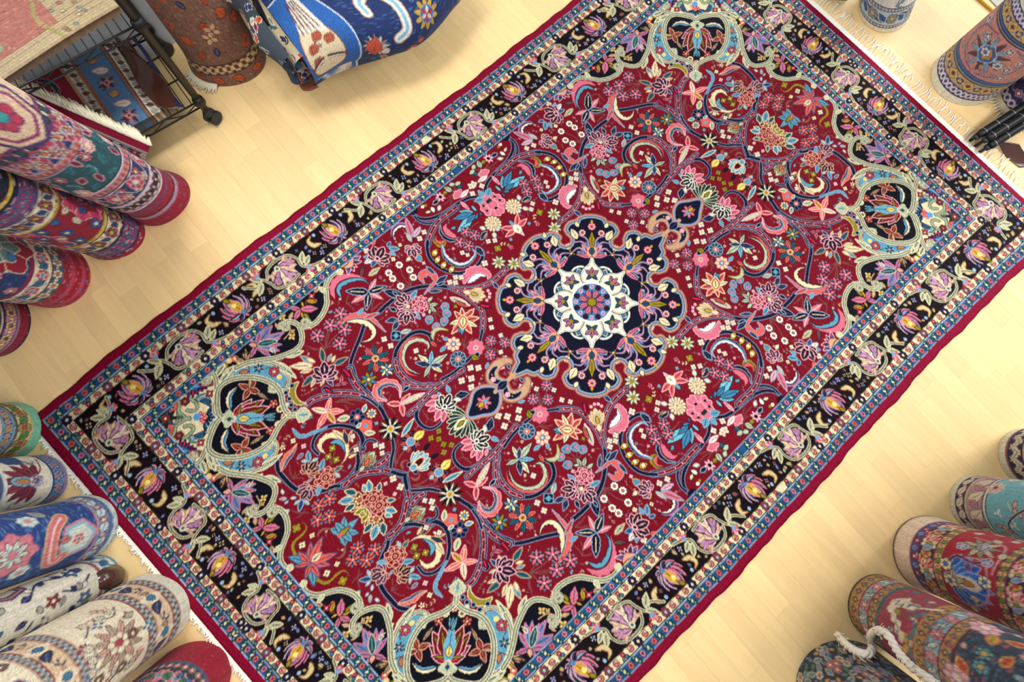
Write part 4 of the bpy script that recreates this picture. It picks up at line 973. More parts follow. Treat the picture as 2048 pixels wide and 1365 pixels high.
def fringe():
    rng = random.Random(8)
    n = 118
    for k in range(n):
        t = -.985 + 1.97 * k / (n - 1); l = rng.uniform(.050, .078); sw = rng.uniform(-.6, .6)
        pts = []
        for j in range(8):
            q = j / 7
            pts.append(np.array([*lay(HL + .018 + l * q, t + .012 * math.sin(sw * 2 + q * 3 * (1 if sw > 0 else -1)) * q + .006 * math.sin(k * 2.1) * q), .0045 - .0015 * q]))
        rad = [.0016, .0018, .0018, .0022, .0034, .0024, .0038, .0020]
        o = link('tassel', tube_mesh('tassel', pts, rad, 6), WHITE_WOOL, rug)
    for k in range(260):                                       # stubby worn fringe of the other end
        t = -.99 + 1.98 * (k + rng.uniform(-.5, .5)) / 259; l = rng.uniform(.003, .017)
        pts = [np.array([*lay(-HL - .008 - l * q, t + rng.uniform(-.012, .012) * q), .004]) for q in (0, .5, 1)]
        link('tassel_stub', tube_mesh('tassel_stub', pts, [.0038, .0034, .0018], 5), WHITE_WOOL, rug)
fringe()
# ------------------------------------------------------------------ rolled rugs standing on end around the floor
EO = 0.0024
class Roll:
    def __init__(self, foot, rpx, vp, seed=0, ecc=.05, kap=1.0, flare=0.0):
        self.flare = flare
        self.B = at(*foot); d = ray(*vp); self.ax = np.array([d[0] / d[2], d[1] / d[2], 1.0])       # shift per metre of height
        dep = (self.B - CAM) @ RC[2]; self.k = dep / F_PX; self.R = rpx * self.k
        tocam = CAM[:2] - self.B[:2]; self.f = math.atan2(tocam[1], tocam[0]); self.seed = seed; self.ecc = ecc
        front = self.B + self.R * np.array([math.cos(self.f), math.sin(self.f), 0])
        q = (front - CAM) @ RC.T; fp = np.array([1024 + F_PX * q[0] / q[2], 682.5 + F_PX * q[1] / q[2]])
        self.d0 = np.linalg.norm(fp - np.array(vp)); self.H = CAM[2]
        self.kap = (self.H / self.d0) / self.k
    def h(self, D): return self.H * D / (self.d0 + D)
    def y(self, D): return self.h(D) / self.kap
    def u(self, D): return self.k * (1 - self.h(D) / self.H)
    def rad(self, th):
        return self.R * (1 + self.ecc * np.cos(2 * th + self.seed) + .02 * np.cos(3 * th + 2 * self.seed))
    def pos(self, th, h):
        r = self.rad(th) + .010 * ((th - self.f + math.pi) % (2 * math.pi)) / (2 * math.pi) - .005
        r = r * (1 + self.flare * np.exp(-(np.asarray(h) / .07) ** 2))
        return np.stack([self.B[0] + self.ax[0] * h + r * np.cos(th), self.B[1] + self.ax[1] * h + r * np.sin(th), h + 0 * th], -1)
    def hit(self, u, v, off=0.0):
        """place where a picture point meets the roll's surface"""
        d = ray(u, v)
        for t in np.linspace(.3, 4, 3000):
            p = CAM + d * t
            c = self.B[:2] + self.ax[:2] * p[2]; e = p[:2] - c
            if math.hypot(*e) < self.R + off or p[2] < .004: return p
        return p
def roll_rug(spec, label, paint_fn, bg, dmax, height=1.25, cell=.0033, parent_parts=None, name='rolled_rug', tilt_edge=0.0, back=BACK_WOOL):
    r = spec
    Yv = r.y(dmax); hv = r.h(dmax)
    circ = 2 * math.pi * r.R
    d = cell / 2
    cv = Canvas(-circ / 2, circ / 2, 0, Yv, d, bg); cv.wrap = None
    paint_fn(cv, r)
    img = down(cv.a, 2); ny, nx = img.shape[:2]
    rng = np.random.default_rng(int(r.seed * 100) + 1)
    img = img * (1 + .10 * rng.standard_normal((ny, nx, 1))) * (1 + .06 * rng.standard_normal((1, nx, 1)))
    img = np.clip(img, .003, .92)
    hs = np.linspace(0, hv, ny); hs = np.r_[hs, np.linspace(hv, height, 9)[1:]]
    img = np.concatenate([img, np.repeat(img[-1:], 8, 0)], 0)
    ny = len(hs)
    fa = np.linspace(-math.pi, math.pi, nx); ii = np.arange(nx); keep = (np.abs(fa) < 1.95) | (ii % 5 == 0) | (ii == nx - 1)
    img = img[:, keep]; fa = fa[keep]; nx = len(fa)
    th = r.f - fa              # left to right as seen from the room
    TH, HH = np.meshgrid(th, hs)
    # lower edge hangs a little unevenly
    V = r.pos(TH, HH)
    V[..., 2] = np.maximum(V[..., 2] + tilt_edge * (1 + np.cos(TH - r.f + r.seed)) * np.clip(1 - HH / .2, 0, 1), .001)
    idx = np.arange(nx * ny).reshape(ny, nx)
    Q = np.stack([idx[:-1, :-1], idx[1:, :-1], idx[1:, 1:], idx[:-1, 1:]], -1).reshape(-1, 4)
    root = empty(name, (float(r.B[0]), float(r.B[1]), 0)); tag(root, label, 'rug')
    me = mesh_np('rolled_face', V.reshape(-1, 3), Q); paint(me, img.reshape(-1, 3)); link('rolled_face', me, WEAVE, root)
    # the inner turns of the roll
    n = 70; tt = np.linspace(0, 1, n); a = r.f + math.pi + tt * 2 * math.pi * 2.6
    rr = r.R * (.93 - .78 * tt); V2 = []
    for h in (0.002, height * .5, height - .01):
        for i in range(n): V2.append((r.B[0] + r.ax[0] * h + rr[i] * math.cos(a[i]), r.B[1] + r.ax[1] * h + rr[i] * math.sin(a[i]), h))
    Q2 = [(j * n + i, j * n + i + 1, (j + 1) * n + i + 1, (j + 1) * n + i) for j in range(2) for i in range(n - 1)]
    link('inner_turns', mesh_np('inner_turns', V2, Q2), back, root)
    return root
def bands(cv, r, items):
    big = cv.nx * cv.d
    for a, b, c in items: cv.fill(np.array([(-big, r.y(a)), (big, r.y(a)), (big, r.y(b)), (-big, r.y(b))]), c)
def row(cv, r, D, pitch, fn, phase=0.0):
    """repeat fn(p, unit, k) round the roll at picture distance D"""
    u = r.u(D); w = cv.nx * cv.d; n = max(3, int(round(w / (pitch * u)))); st = w / n
    for k in range(n): fn(np.array([-w / 2 + (k + phase) * st, r.y(D)]), u, k)
def ring(cv, r, D, w, c): 
    u = r.u(D); big = cv.nx * cv.d; cv.stroke(np.array([(-big, r.y(D)), (big, r.y(D))]), w * u, c)
V2_ = lambda x, y: np.array([x, y], float)
def m_ros(r_, pet, core, out, n=7): return lambda cv: (lambda p, u, k: rosette(cv, p, r_ * u, n, pet[k % len(pet)], core, out))
def chequer(cv, r, D0, D1, c1, c2, pitch):
    bands(cv, r, [(D0, D1, c1)])
    m = (D0 + D1) / 2; hgt = (r.y(D1) - r.y(D0)) / 2
    for sg, ph in ((-1, 0), (1, .5)):
        row(cv, r, m, pitch, lambda p, u, k: cv.fill(np.array([(p[0] - pitch * u * .25, p[1] + (0 if sg > 0 else -hgt)), (p[0] + pitch * u * .25, p[1] + (0 if sg > 0 else -hgt)), (p[0] + pitch * u * .25, p[1] + (hgt if sg > 0 else 0)), (p[0] - pitch * u * .25, p[1] + (hgt if sg > 0 else 0))]), c2), ph)
def chain(cv, r, D, pitch, amp, w, c):
    for ph in (0, math.pi):
        u = r.u(D); W = cv.nx * cv.d; x = np.linspace(-W / 2, W / 2, int(W / (pitch * u) * 8)); cv.stroke(np.stack([x, r.y(D) + amp * u * np.sin(x / (pitch * u) * 2 * math.pi / 2 + ph)], 1), w * u, c)
def wavyvine(cv, r, D, pitch, amp, w, c, lite=None):
    u = r.u(D); W = cv.nx * cv.d; n = max(2, round(W / (pitch * u))); x = np.linspace(-W / 2, W / 2, n * 14)
    q = np.stack([x, r.y(D) + amp * u * np.sin(x / W * 2 * math.pi * n)], 1)
    if lite is not None: cv.stroke(q, (w + 2) * u, lite)
    cv.stroke(q, w * u, c)
def scatter(cv, r, D0, D1, n, seed, fns, gap=12):
    rg = random.Random(seed); W = cv.nx * cv.d; done = []
    for _ in range(n * 12):
        x = rg.uniform(-W / 2, W / 2); D = rg.uniform(D0, D1); y = r.y(D); u = r.u(D)
        if any((x - a) ** 2 + (y - b) ** 2 < (gap * u) ** 2 for a, b in done): continue
        done.append((x, y)); fns[rg.randrange(len(fns))](V2_(x, y), u, rg)
        if len(done) >= n: break
def streaks(cv, amount, seed, c, ln=.02, vert=False):
    rg = random.Random(seed); W = cv.nx * cv.d; Hh = cv.ny * cv.d
    for _ in range(amount):
        x = rg.uniform(-W / 2, W / 2); y = rg.uniform(0, Hh); l = rg.uniform(.3, 1) * ln
        cv.stroke(np.array([(x, y), (x, y + l) if vert else (x + l, y)]), .0022, c)
def f_ros(rad, cols, core, out, n=7):
    return lambda p, u, g, cv=None: None
def mk(cv):
    """little motifs bound to a canvas"""
    class M: pass
    m = M()
    m.ros = lambda rad, pet, core, out, n=7: (lambda p, u, k: rosette(cv, p, rad * u, n, pet, core, out))
    m.dot = lambda rad, c, core, bg=None, n=8: (lambda p, u, k: dotflower(cv, p, rad * u, n, c, core, bg))
    def lf(L, w, c, out=None, mid=None, bend=0., ang=None):
        def f(p, u, k):
            a = ang if ang is not None else (k.uniform(0, 6.28) if hasattr(k, 'uniform') else k * 2.4)
            e = V2_(math.cos(a), math.sin(a)) * L * u / 2; almond(cv, p - e, p + e, w, c, out, mid, bend)
        return f
    m.leaf = lf
    def pal(L, cols, cup, core, out, ang=1.57, n=7, spread=70):
        def f(p, u, k):
            e = V2_(math.cos(ang), math.sin(ang)) * L * u; palmette(cv, p - e * .4, p + e * .6, .7, cols, cup, core, out, n, spread)
        return f
    m.pal = pal
    def tw(L, c, leafc):
        def f(p, u, k):
            a = k.uniform(0, 6.28) if hasattr(k, 'uniform') else k * 1.9
            e = V2_(math.cos(a), math.sin(a)) * L * u; nn = V2_(-e[1], e[0])
            q = sp(np.array([p - e * .6, p + nn * .3, p + e * .6]), 5); cv.stroke(q, 2.2 * u, c)
            for s_ in (-1, 1):
                almond(cv, p, p + e * .3 * s_ + nn * .45 * s_, .25, leafc); almond(cv, p + e * .55, p + e * .6 + nn * .4 * s_, .3, leafc)
        return f
    m.twig = tw
    def dia(rad, c, core, out=None):
        def f(p, u, k):
            q = p + rad * u * np.array([(1, 0), (0, 1), (-1, 0), (0, -1)])
            if out is not None: cv.stroke(q, 2.4 * u, out, True)
            cv.fill(q, c); cv.fill(p + (q - p) * .45, core)
        return f
    m.dia = dia
    return m
VPL = (850, 690); VPB = (965, 800); VPR = (1180, 900); VPT = (1030, 860)
# palette of the older rugs
RR = C('8e1838'); RB = C('22366e'); RT = C('22525c'); RC_ = C('ded2b4'); RP = C('c8788a'); RN = C('171c3c'); RBR = C('6a4434'); RLB = C('6f9cbc'); RPU = C('4a3868'); RYL = C('c4b044'); RTAN = C('c8a878')
def paint_teal(cv, r):
    m = mk(cv)
    bands(cv, r, [(0, 56, RR), (56, 84, C('cfc0c8')), (84, 126, RB), (126, 146, C('c08a86')), (146, 236, RT), (236, 256, C('c08a86')), (256, 304, RB), (304, 346, RC_), (346, 460, C('dcc0a4'))])
    for D in (56, 82, 126, 146, 236, 256, 304, 346): ring(cv, r, D, 3, C('d6cede')); ring(cv, r, D + 2.4, 2, RN)
    ring(cv, r, 24, 5, C('a08aa8')); ring(cv, r, 29, 3, C('5e1028')); ring(cv, r, 44, 8, C('783058'))
    row(cv, r, 69, 16, m.ros(6, C('8a3040'), RC_, RN, 5)); row(cv, r, 69, 16, m.leaf(9, .4, RN, None, None, 0, 1.2), .5)
    for D in (96, 114): row(cv, r, D, 26, m.ros(8, C('d8a8a0') if D < 100 else C('b84a5c'), RC_, RN, 6), .3 if D < 100 else .7)
    row(cv, r, 105, 52, m.ros(13, C('b04058'), RC_, LPINK, 6)); wavyvine(cv, r, 105, 40, 12, 2, C('a8b4d0'))
    row(cv, r, 136, 12, m.leaf(9, .5, C('b0505c'), None, None, 0, .6)); row(cv, r, 246, 14, m.leaf(10, .5, C('b0505c'), None, None, 0, .6))
    scatter(cv, r, 154, 230, 90, 2, [m.ros(10, C('cf7080'), RC_, C('f0d8d0'), 9), m.ros(9, C('cf7080'), RC_, RN, 9), m.leaf(18, .3, C('7a2c48'), LPINK), m.twig(15, C('8fb8c0'), C('3a8090')), m.twig(15, C('3a8090'), C('2f7080'))], 20)
    streaks(cv, 500, 3, C('2e6a74'), .012)
    row(cv, r, 280, 46, m.ros(17, C('b04058'), C('9aa88a'), LPINK, 6)); row(cv, r, 268, 46, m.ros(9, C('e0b8a8'), C('d8783c'), RN, 6), .5); row(cv, r, 292, 46, m.ros(9, C('e0c8b0'), C('d8783c'), RN, 6), .4); wavyvine(cv, r, 280, 60, 15, 2, C('a8b4d0'))
    row(cv, r, 325, 44, m.ros(14, C('a05058'), RC_, RPU, 7)); row(cv, r, 325, 44, m.ros(13, C('54386c'), RC_, C('8a3a5a'), 7), .5); row(cv, r, 325, 22, m.leaf(16, .4, C('2a4a5a'), None, None, 0, 1.0), .25)
    p = V2_(-40 * r.u(400), r.y(410)); u = r.u(410)
    for q, c in ((70, RPU), (62, C('dcc0a4')), (54, C('8a3a6a')), (47, C('dcc0a4'))):
        th = np.arange(8) * math.pi / 4; cv.fill(p + q * u * np.stack([np.cos(th), np.sin(th)], 1), c)
    rosette(cv, p, 26 * u, 6, C('b8405c'), C('40a0a0'), RPU); rosette(cv, p + V2_(0, 55 * u), 20 * u, 6, RB, C('d87088'), RN)
    cv.disc(p + V2_(50 * u, 20 * u), 14 * u, RB)
roll_rug(Roll((316, 398), 50, (832, 634), .3, flare=.18), 'rolled rug with teal field of pink rosettes and crimson foot beside the wire rack', paint_teal, RR, 470)
def paint_redc(cv, r):
    m = mk(cv)
    bands(cv, r, [(0, 14, RR), (14, 42, C('5a4a80')), (42, 46, RN), (46, 76, RC_), (76, 83, RYL), (83, 178, C('8a1430')), (178, 184, RYL), (184, 224, RC_), (224, 266, C('5a4a80')), (266, 276, RN), (276, 283, RYL), (283, 420, C('162038'))])
    for D in (14, 42, 46, 76, 178, 224, 266): ring(cv, r, D, 2.5, RN)
    for D in (28, 245): row(cv, r, D, 18, m.ros(8, C('a83850'), C('4a78a8'), RPU, 6)); row(cv, r, D, 18, m.leaf(9, .4, C('3a6a90'), None, None, 0, .9), .5)
    streaks(cv, 700, 5, C('c8b4b0'), .012)
    for D in (61, 204):
        wavyvine(cv, r, D, 64, 9, 4, C('3a5a80')); row(cv, r, D, 32, m.ros(10, C('8a4a50'), RYL, RN, 5)); row(cv, r, D, 32, m.leaf(18, .35, C('2c4a78'), RC_, None, 0, .8), .5)
    bands(cv, r, [(84, 177, C('8a1430'))])
    row(cv, r, 128, 130, m.ros(40, C('c83a6a'), C('7a1848'), C('d8c8b0'), 8)); row(cv, r, 128, 130, m.ros(26, C('8a1430'), RB, C('2a2c60'), 6)); row(cv, r, 128, 130, m.ros(10, RN, RC_, RP, 5))
    scatter(cv, r, 92, 170, 40, 7, [m.ros(9, C('2a5a9a'), RC_, RN, 5), m.leaf(18, .3, C('d8c8b4')), m.leaf(16, .3, RYL, RN), m.leaf(15, .4, C('2a5a9a'), RN)], 22)
    streaks(cv, 600, 6, C('6a1028'), .014); scatter(cv, r, 290, 410, 30, 9, [m.leaf(20, .3, C('d8c8b4')), m.leaf(16, .3, C('4a78a8'))], 24)
roll_rug(Roll((226, 470), 53, (845, 665), 1.2, flare=.08), 'rolled rug with red field between cream bands edged in yellow lines', paint_redc, RR, 400)
def paint_navred(cv, r):
    m = mk(cv)
    bands(cv, r, [(0, 52, C('96182e')), (52, 74, C('c9a282')), (74, 110, RC_), (110, 118, C('7a2848')), (118, 330, C('1e3464'))])
    streaks(cv, 500, 4, C('e0b0b8'), .004, True); streaks(cv, 260, 8, C('d8a0a8'), .010)
    for D in (14, 32): ring(cv, r, D, 7, C('b83a54'))
    bands(cv, r, [(52, 74, C('c9a282')), (74, 110, RC_), (110, 118, C('7a2848')), (118, 330, C('1e3464'))])
    row(cv, r, 63, 24, m.ros(9, C('3a6a80'), RC_, RN, 6)); row(cv, r, 63, 24, m.ros(8, RC_, C('c86a50'), RN, 6), .5)
    for D in (52, 74): ring(cv, r, D, 2.5, C('7a3a40'))
    wavyvine(cv, r, 92, 70, 10, 5, C('2f5a7a')); row(cv, r, 92, 35, m.ros(10, C('b84058'), C('4a88b0'), RC_, 5)); row(cv, r, 92, 35, m.leaf(18, .35, C('3a6a90'), None, None, 0, .9), .5)
    streaks(cv, 900, 9, C('4a6a9a'), .010)
    row(cv, r, 190, 190, m.ros(66, C('8a1a30'), C('8a1a30'), RC_, 8), .1); row(cv, r, 190, 190, m.ros(42, C('58787a'), C('58787a'), RC_, 8), .1)
    scatter(cv, r, 126, 320, 30, 3, [m.leaf(26, .3, C('c83a5a'), C('3a78b8')), m.dia(10, RC_, C('b89060')), m.leaf(18, .35, C('3a78b8')), m.ros(9, C('c88090'), RC_, RN, 5)], 40)
    bands(cv, r, [(0, 4, C('b84a5c'))])
roll_rug(Roll((106, 554), 66, (850, 680), 2.0, flare=.05), 'rolled rug with worn striped red foot and white outlined navy field', paint_navred, RR, 290)
def paint_dark(cv, r):
    m = mk(cv)
    bands(cv, r, [(0, 5, RN), (5, 24, C('7c1834')), (24, 52, C('4c3c72')), (52, 57, C('c8b49c')), (57, 200, RN)])
    ring(cv, r, 24, 2.5, C('a890a8')); ring(cv, r, 52, 2.5, RN)
    row(cv, r, 38, 26, m.ros(10, C('c878a0'), RC_, RPU, 6)); row(cv, r, 38, 26, m.ros(9, C('d0b070'), RPU, RN, 6), .5)
    scatter(cv, r, 66, 190, 40, 3, [m.leaf(22, .3, RC_), m.leaf(18, .3, C('3a6a98')), m.twig(16, C('c8a890'), C('8a4a58'))], 22)
    streaks(cv, 120, 2, C('c89aa8'), .004, True)
roll_rug(Roll((-14, 646), 72, (850, 690), 2.6), 'rolled rug with black rim, wine stripe and purple flower band', paint_dark, RN, 200)
# ---- along the short end of the big rug
def paint_mint(cv, r):
    m = mk(cv)
    bands(cv, r, [(0, 20, C('6fae8e')), (20, 23, C('c8905c')), (23, 44, C('bcb878')), (44, 48, C('5a4a48')), (48, 74, C('5f88a0')), (74, 79, C('c8b49c')), (79, 200, C('8a5a4a'))])
    streaks(cv, 300, 3, C('86bca0'), .012)
    row(cv, r, 33, 30, m.ros(9, C('a08a48'), C('b04a38'), RN, 6)); row(cv, r, 33, 30, m.leaf(18, .3, C('5a7848'), None, None, 0, .7), .5)
    row(cv, r, 61, 28, m.ros(9, C('3a4a78'), C('c07048'), C('9ab4b8'), 6)); row(cv, r, 61, 28, m.leaf(20, .3, C('b08868'), C('3a5a78'), None, 0, .8), .5)
    scatter(cv, r, 84, 190, 40, 5, [m.leaf(18, .3, C('d8d0c0')), m.twig(16, C('c8b49c'), C('6a88a0')), m.ros(8, C('7a98a8'), RC_, RN, 5)], 20)
roll_rug(Roll((14, 868), 58, (965, 840), .8, .06, flare=.12), 'rolled rug with plain mint green rim and olive flower border', paint_mint, C('6fae8e'), 180)
def paint_ivory(cv, r):
    m = mk(cv)
    bands(cv, r, [(0, 5, C('d8ccb0')), (5, 14, C('70789c')), (14, 30, C('5a86ac')), (30, 34, RN), (34, 40, C('cfd2c8')), (40, 240, C('dcd6c0'))])
    row(cv, r, 22, 22, m.ros(8, C('8a94b0'), C('c87060'), RN, 6)); row(cv, r, 10, 14, m.leaf(8, .4, C('a06070'), None, None, 0, .6))
    u = r.u(80); p = V2_(-6 * u, r.y(70))
    palmette(cv, p, p + V2_(-8 * u, 52 * u), .5, [C('7a2c3a'), C('8a3444')], C('7fa0b4'), C('c88a58'), RN, 9, 100)
    rosette(cv, p - V2_(0, 6 * u), 11 * u, 6, LPINK, C('3a6aa0'), C('5a88a8'))
    for a, b in (((-60, 40), (-20, 58)), ((30, 45), (64, 90)), ((-70, 90), (-50, 150)), ((40, 120), (70, 170))): cv.stroke(sp(np.array([V2_(a[0] * u, r.y(a[1])), V2_((a[0] + b[0]) / 2 * u + 8 * u, r.y((a[1] + b[1]) / 2)), V2_(b[0] * u, r.y(b[1]))]), 6), 3 * u, C('7a2c3a'))
    cv.fill(np.array([V2_(-90 * u, r.y(60)), V2_(-45 * u, r.y(70)), V2_(-50 * u, r.y(100)), V2_(-90 * u, r.y(110))]), C('33507e'))
    scatter(cv, r, 46, 230, 34, 4, [m.leaf(18, .3, C('7a2c3a')), m.leaf(16, .3, C('5a7a98')), m.twig(18, C('6a3a44'), C('8a98a0')), m.leaf(16, .35, C('6f7a64'), RN)], 28)
    bands(cv, r, [(118, 124, C('cfd2c8')), (124, 150, C('4a5478')), (150, 156, C('a03c50'))])
roll_rug(Roll((84, 962), 51, (965, 840), 1.7, .05), 'rolled ivory rug with maroon leafed blossom and blue flowered rim', paint_ivory, C('dcd6c0'), 230)
def paint_blue(cv, r):
    m = mk(cv)
    bands(cv, r, [(0, 14, C('c6cfbe')), (14, 20, C('58608a')), (20, 36, C('6a9cb4')), (36, 40, C('c88a80')), (40, 300, C('27427e'))])
    row(cv, r, 28, 26, m.leaf(20, .35, C('c0d0d0'), RN, None, 0, .4)); row(cv, r, 28, 26, m.dia(6, C('c8787c'), RC_, RN), .5)
    streaks(cv, 1100, 9, C('5f83b0'), .016)
    u = r.u(70); p = V2_(8 * u, r.y(72))
    for q, c in ((34, C('cf8088')), (30, C('8ab8cc')), (24, C('cdd6cc'))):
        th = np.arange(6) * math.pi / 3 + .3; cv.fill(p + q * u * np.stack([np.cos(th) * 1.1, np.sin(th)], 1), c)
    rosette(cv, p, 9 * u, 5, C('c8606c'), C('4a78a0'), RC_)
    u = r.u(150); f = lambda x, D: V2_(x * u, r.y(D))
    q = sp(np.array([f(-42, 96), f(-20, 118), f(10, 124), f(44, 112), f(52, 96), f(40, 92)]), 6); cv.stroke(q, 24 * u, RTAN); cv.stroke(q, 17 * u, C('d0707c')); cv.stroke(q, 4 * u, C('e8c8b8'))
    p = f(4, 196); rosette(cv, p, 34 * u, 8, C('c97a86'), C('c97a86'), C('b0606c')); petals(cv, p, 24 * u, 9, [C('dfe4da')], C('c8787c'), C('6f9cac'), w=.16, tip=.5, rc=.3)
    for x, D in ((46, 165), (-52, 150), (58, 215)): rosette(cv, f(x, D), 13 * u, 7, C('d0d4cc'), C('d08a80'), C('8fb4bc'))
    scatter(cv, r, 60, 280, 16, 4, [m.leaf(26, .25, C('7fa89c'), RP), m.leaf(20, .3, C('c8787c'))], 60)
    x0 = 60 * r.u(100)
roll_rug(Roll((162, 1060), 64, (965, 835), .5, .06, flare=.1), 'rolled rug with streaky blue field, coral ornaments and pale sage rim', paint_blue, C('27427e'), 280)
def paint_white(cv, r):
    m = mk(cv)
    bands(cv, r, [(0, 6, C('6a88a0')), (6, 34, C('c8ccc4')), (34, 40, C('8a4a5a')), (40, 300, C('d9d4c2'))])
    row(cv, r, 20, 28, m.dia(12, C('88a8b8'), RC_, RN)); row(cv, r, 20, 28, m.leaf(16, .4, C('2f6a98'), None, None, 0, 1.), .5)
    u = r.u(90); f = lambda x, D: V2_(x * u, r.y(D)); NV = C('252c58')
    for pts in (((-70, 60), (-40, 90), (-50, 130), (-20, 170)), ((60, 50), (38, 80), (50, 120), (20, 150)), ((-20, 55), (0, 80), (-10, 110)), ((20, 170), (45, 190), (40, 220))):
        q = sp(np.array([f(*p) for p in pts]), 7); cv.stroke(q, 4 * u, NV)
        for i in range(3, len(q) - 2, 5): almond(cv, q[i], q[i] + V2_(12 * u * (1 if i % 2 else -1), 9 * u), .3, NV if i % 3 else C('dfd9c6'), NV)
    for x, D, c in ((-40, 75, C('2f6a98')), (20, 70, C('3a78a8')), (0, 130, C('8a2c3c')), (50, 160, C('3a78a8'))): petals(cv, f(x, D), 13 * u, 5, [c], RC_, None, w=.24)
    scatter(cv, r, 46, 280, 30, 6, [m.leaf(18, .3, NV), m.twig(20, NV, C('6f8aa8')), m.leaf(14, .35, C('2f6a98')), m.leaf(16, .3, C('a8a48e'), NV)], 30)
    for D in (190,): pass
    q = np.array([f(-90, 150), f(-50, 158), f(-40, 190), f(-60, 240), f(-95, 260)])
    cv.fill(q, C('cfc4a4')); cv.stroke(q, 12 * u, NV, True); cv.stroke(q, 7 * u, C('9a3a48'), True); cv.stroke(q, 2 * u, RLB, True)
h_roll = roll_rug(Roll((200, 1154), 40, (975, 800), 2.9, .05), 'rolled cream rug drawn with navy vines, its foot capped in brown plastic', paint_white, C('d9d4c2'), 280)
def paint_cream(cv, r):
    m = mk(cv)
    PE = C('d2b896'); CR = C('ded3b6')
    bands(cv, r, [(0, 26, C('d6d2bc')), (26, 40, C('b0b4ac')), (40, 76, PE), (76, 92, C('b0b4ac')), (92, 216, CR), (216, 234, C('b0b4ac')), (234, 276, PE), (276, 294, C('b0b4ac')), (294, 420, CR)])
    for a, b in ((27, 39), (77, 91), (217, 233), (277, 293)): chequer(cv, r, a, b, C('9fb0b4'), C('6a5440'), 12)
    for D in (26, 40, 76, 92, 216, 234, 276, 294): ring(cv, r, D, 2.6, C('94504a'))
    for D in (58, 255):
        row(cv, r, D, 76, m.ros(15, RC_, C('5f8aa4'), C('d8a890'), 4)); row(cv, r, D, 76, m.leaf(14, .5, C('3f7494'), None, None, 0, 1.57)); row(cv, r, D, 76, m.leaf(26, .3, C('2a3350'), None, None, .2, .5), .35); row(cv, r, D, 76, m.twig(16, C('2a3350'), C('2a3350')), .6); row(cv, r, D, 76, m.leaf(12, .3, C('a88878'), None, None, 0, 2.), .8)
    u = r.u(150); f = lambda x, D: V2_(x * u, r.y(D)); p = f(2, 150)
    petals(cv, p, 42 * u, 12, [C('b8a08a'), C('d0a090')], RC_, C('a8605c'), w=.13, rc=.42); rosette(cv, p, 17 * u, 7, RC_, C('a83c48'), C('5a3a3a'))
    for a in range(7): 
        an = a * .9 + .3; q = p + 52 * u * V2_(math.cos(an), math.sin(an)); petals(cv, q, 11 * u, 4, [C('3a6f94') if a % 2 else C('8a2c3a')], RC_, None, w=.3)
    NV = C('283248')
    for pts in (((-70, 110), (-50, 128), (-62, 160), (-40, 190)), ((50, 108), (62, 130), (48, 150), (70, 185)), ((-30, 200), (0, 195), (20, 206), (50, 200))):
        q = sp(np.array([f(*t) for t in pts]), 7); cv.stroke(q, 2.6 * u, NV)
        for i in range(4, len(q) - 2, 6): almond(cv, q[i], q[i] + V2_(15 * u * (1 if i % 2 else -1), 8 * u), .3, CR, NV)
    scatter(cv, r, 100, 208, 26, 8, [m.twig(20, C('b86a64'), C('d8a89c')), m.ros(8, C('7a5a48'), RC_, C('4a382c'), 5), m.leaf(18, .3, C('5a86a0')), m.leaf(16, .3, CR, C('a8605c')), m.leaf(16, .3, C('b8b49c'))], 26)
    scatter(cv, r, 300, 410, 14, 2, [m.leaf(30, .3, C('7a2434'), C('8aa4b8')), m.leaf(20, .3, C('4a7a9c')), m.ros(10, C('7a5a48'), RC_, RN, 5)], 50)
roll_rug(Roll((300, 1226), 76, (985, 775), 1.1, .04), 'rolled cream rug with sunflower motif and chequered peach border bands', paint_cream, C('d6d2bc'), 420)
def paint_redp(cv, r):
    m = mk(cv)
    bands(cv, r, [(0, 54, C('961c2e')), (54, 58, C('3a5a78')), (58, 72, C('4a3a4a')), (72, 112, C('3c3448')), (112, 122, C('b05a64')), (122, 240, C('c8bca8'))])
    streaks(cv, 300, 3, C('b04858'), .006)
    row(cv, r, 65, 15, m.dia(6, C('c0606c'), RC_, C('4a7a5a')))
    row(cv, r, 92, 34, m.ros(13, C('c06870'), C('5a88b0'), C('d8a8a0'), 6)); row(cv, r, 92, 34, m.leaf(26, .3, C('48705a'), C('c89a90'), None, 0, .7), .5); scatter(cv, r, 76, 110, 30, 4, [m.leaf(14, .3, C('c05a64')), m.leaf(12, .35, C('4a6a98')), m.leaf(12, .35, C('b89a58'))], 14)
    row(cv, r, 117, 14, m.dia(5, C('2a2c48'), RC_)); scatter(cv, r, 128, 240, 30, 5, [m.leaf(24, .3, C('8a3a4a')), m.leaf(20, .3, C('5a7a98')), m.ros(10, C('b06070'), RC_, RN, 6)], 26)
roll_rug(Roll((382, 1364), 76, (980, 790), .2, .06), 'rolled rug with plain bright red foot and dark floral border', paint_redp, C('961c2e'), 240)
# ---- top right
def paint_whiteblue(cv, r):
    m = mk(cv); LB = C('b4c4cc')
    bands(cv, r, [(0, 12, C('e0dccc')), (12, 18, C('3a3e58')), (18, 52, LB), (52, 60, C('3a3e58')), (60, 160, C('e2e0d6'))])
    for D in (15, 56): row(cv, r, D, 7, m.leaf(7, .4, C('c8c4b8'), None, None, 0, .9))
    wavyvine(cv, r, 35, 80, 9, 5, C('2f4a78')); row(cv, r, 35, 40, m.ros(11, C('8a8e88'), C('c8b068'), C('2a3a60'), 6)); row(cv, r, 35, 40, m.leaf(24, .3, C('3a5f96'), C('e0e0d8'), None, 0, .8), .5)
    for D in (12, 18, 52, 60): ring(cv, r, D, 2, C('4a5a80'))
    scatter(cv, r, 66, 160, 20, 4, [m.leaf(26, .3, C('2a3f78')), m.twig(20, C('2a3f78'), C('6f98c0'))], 30)
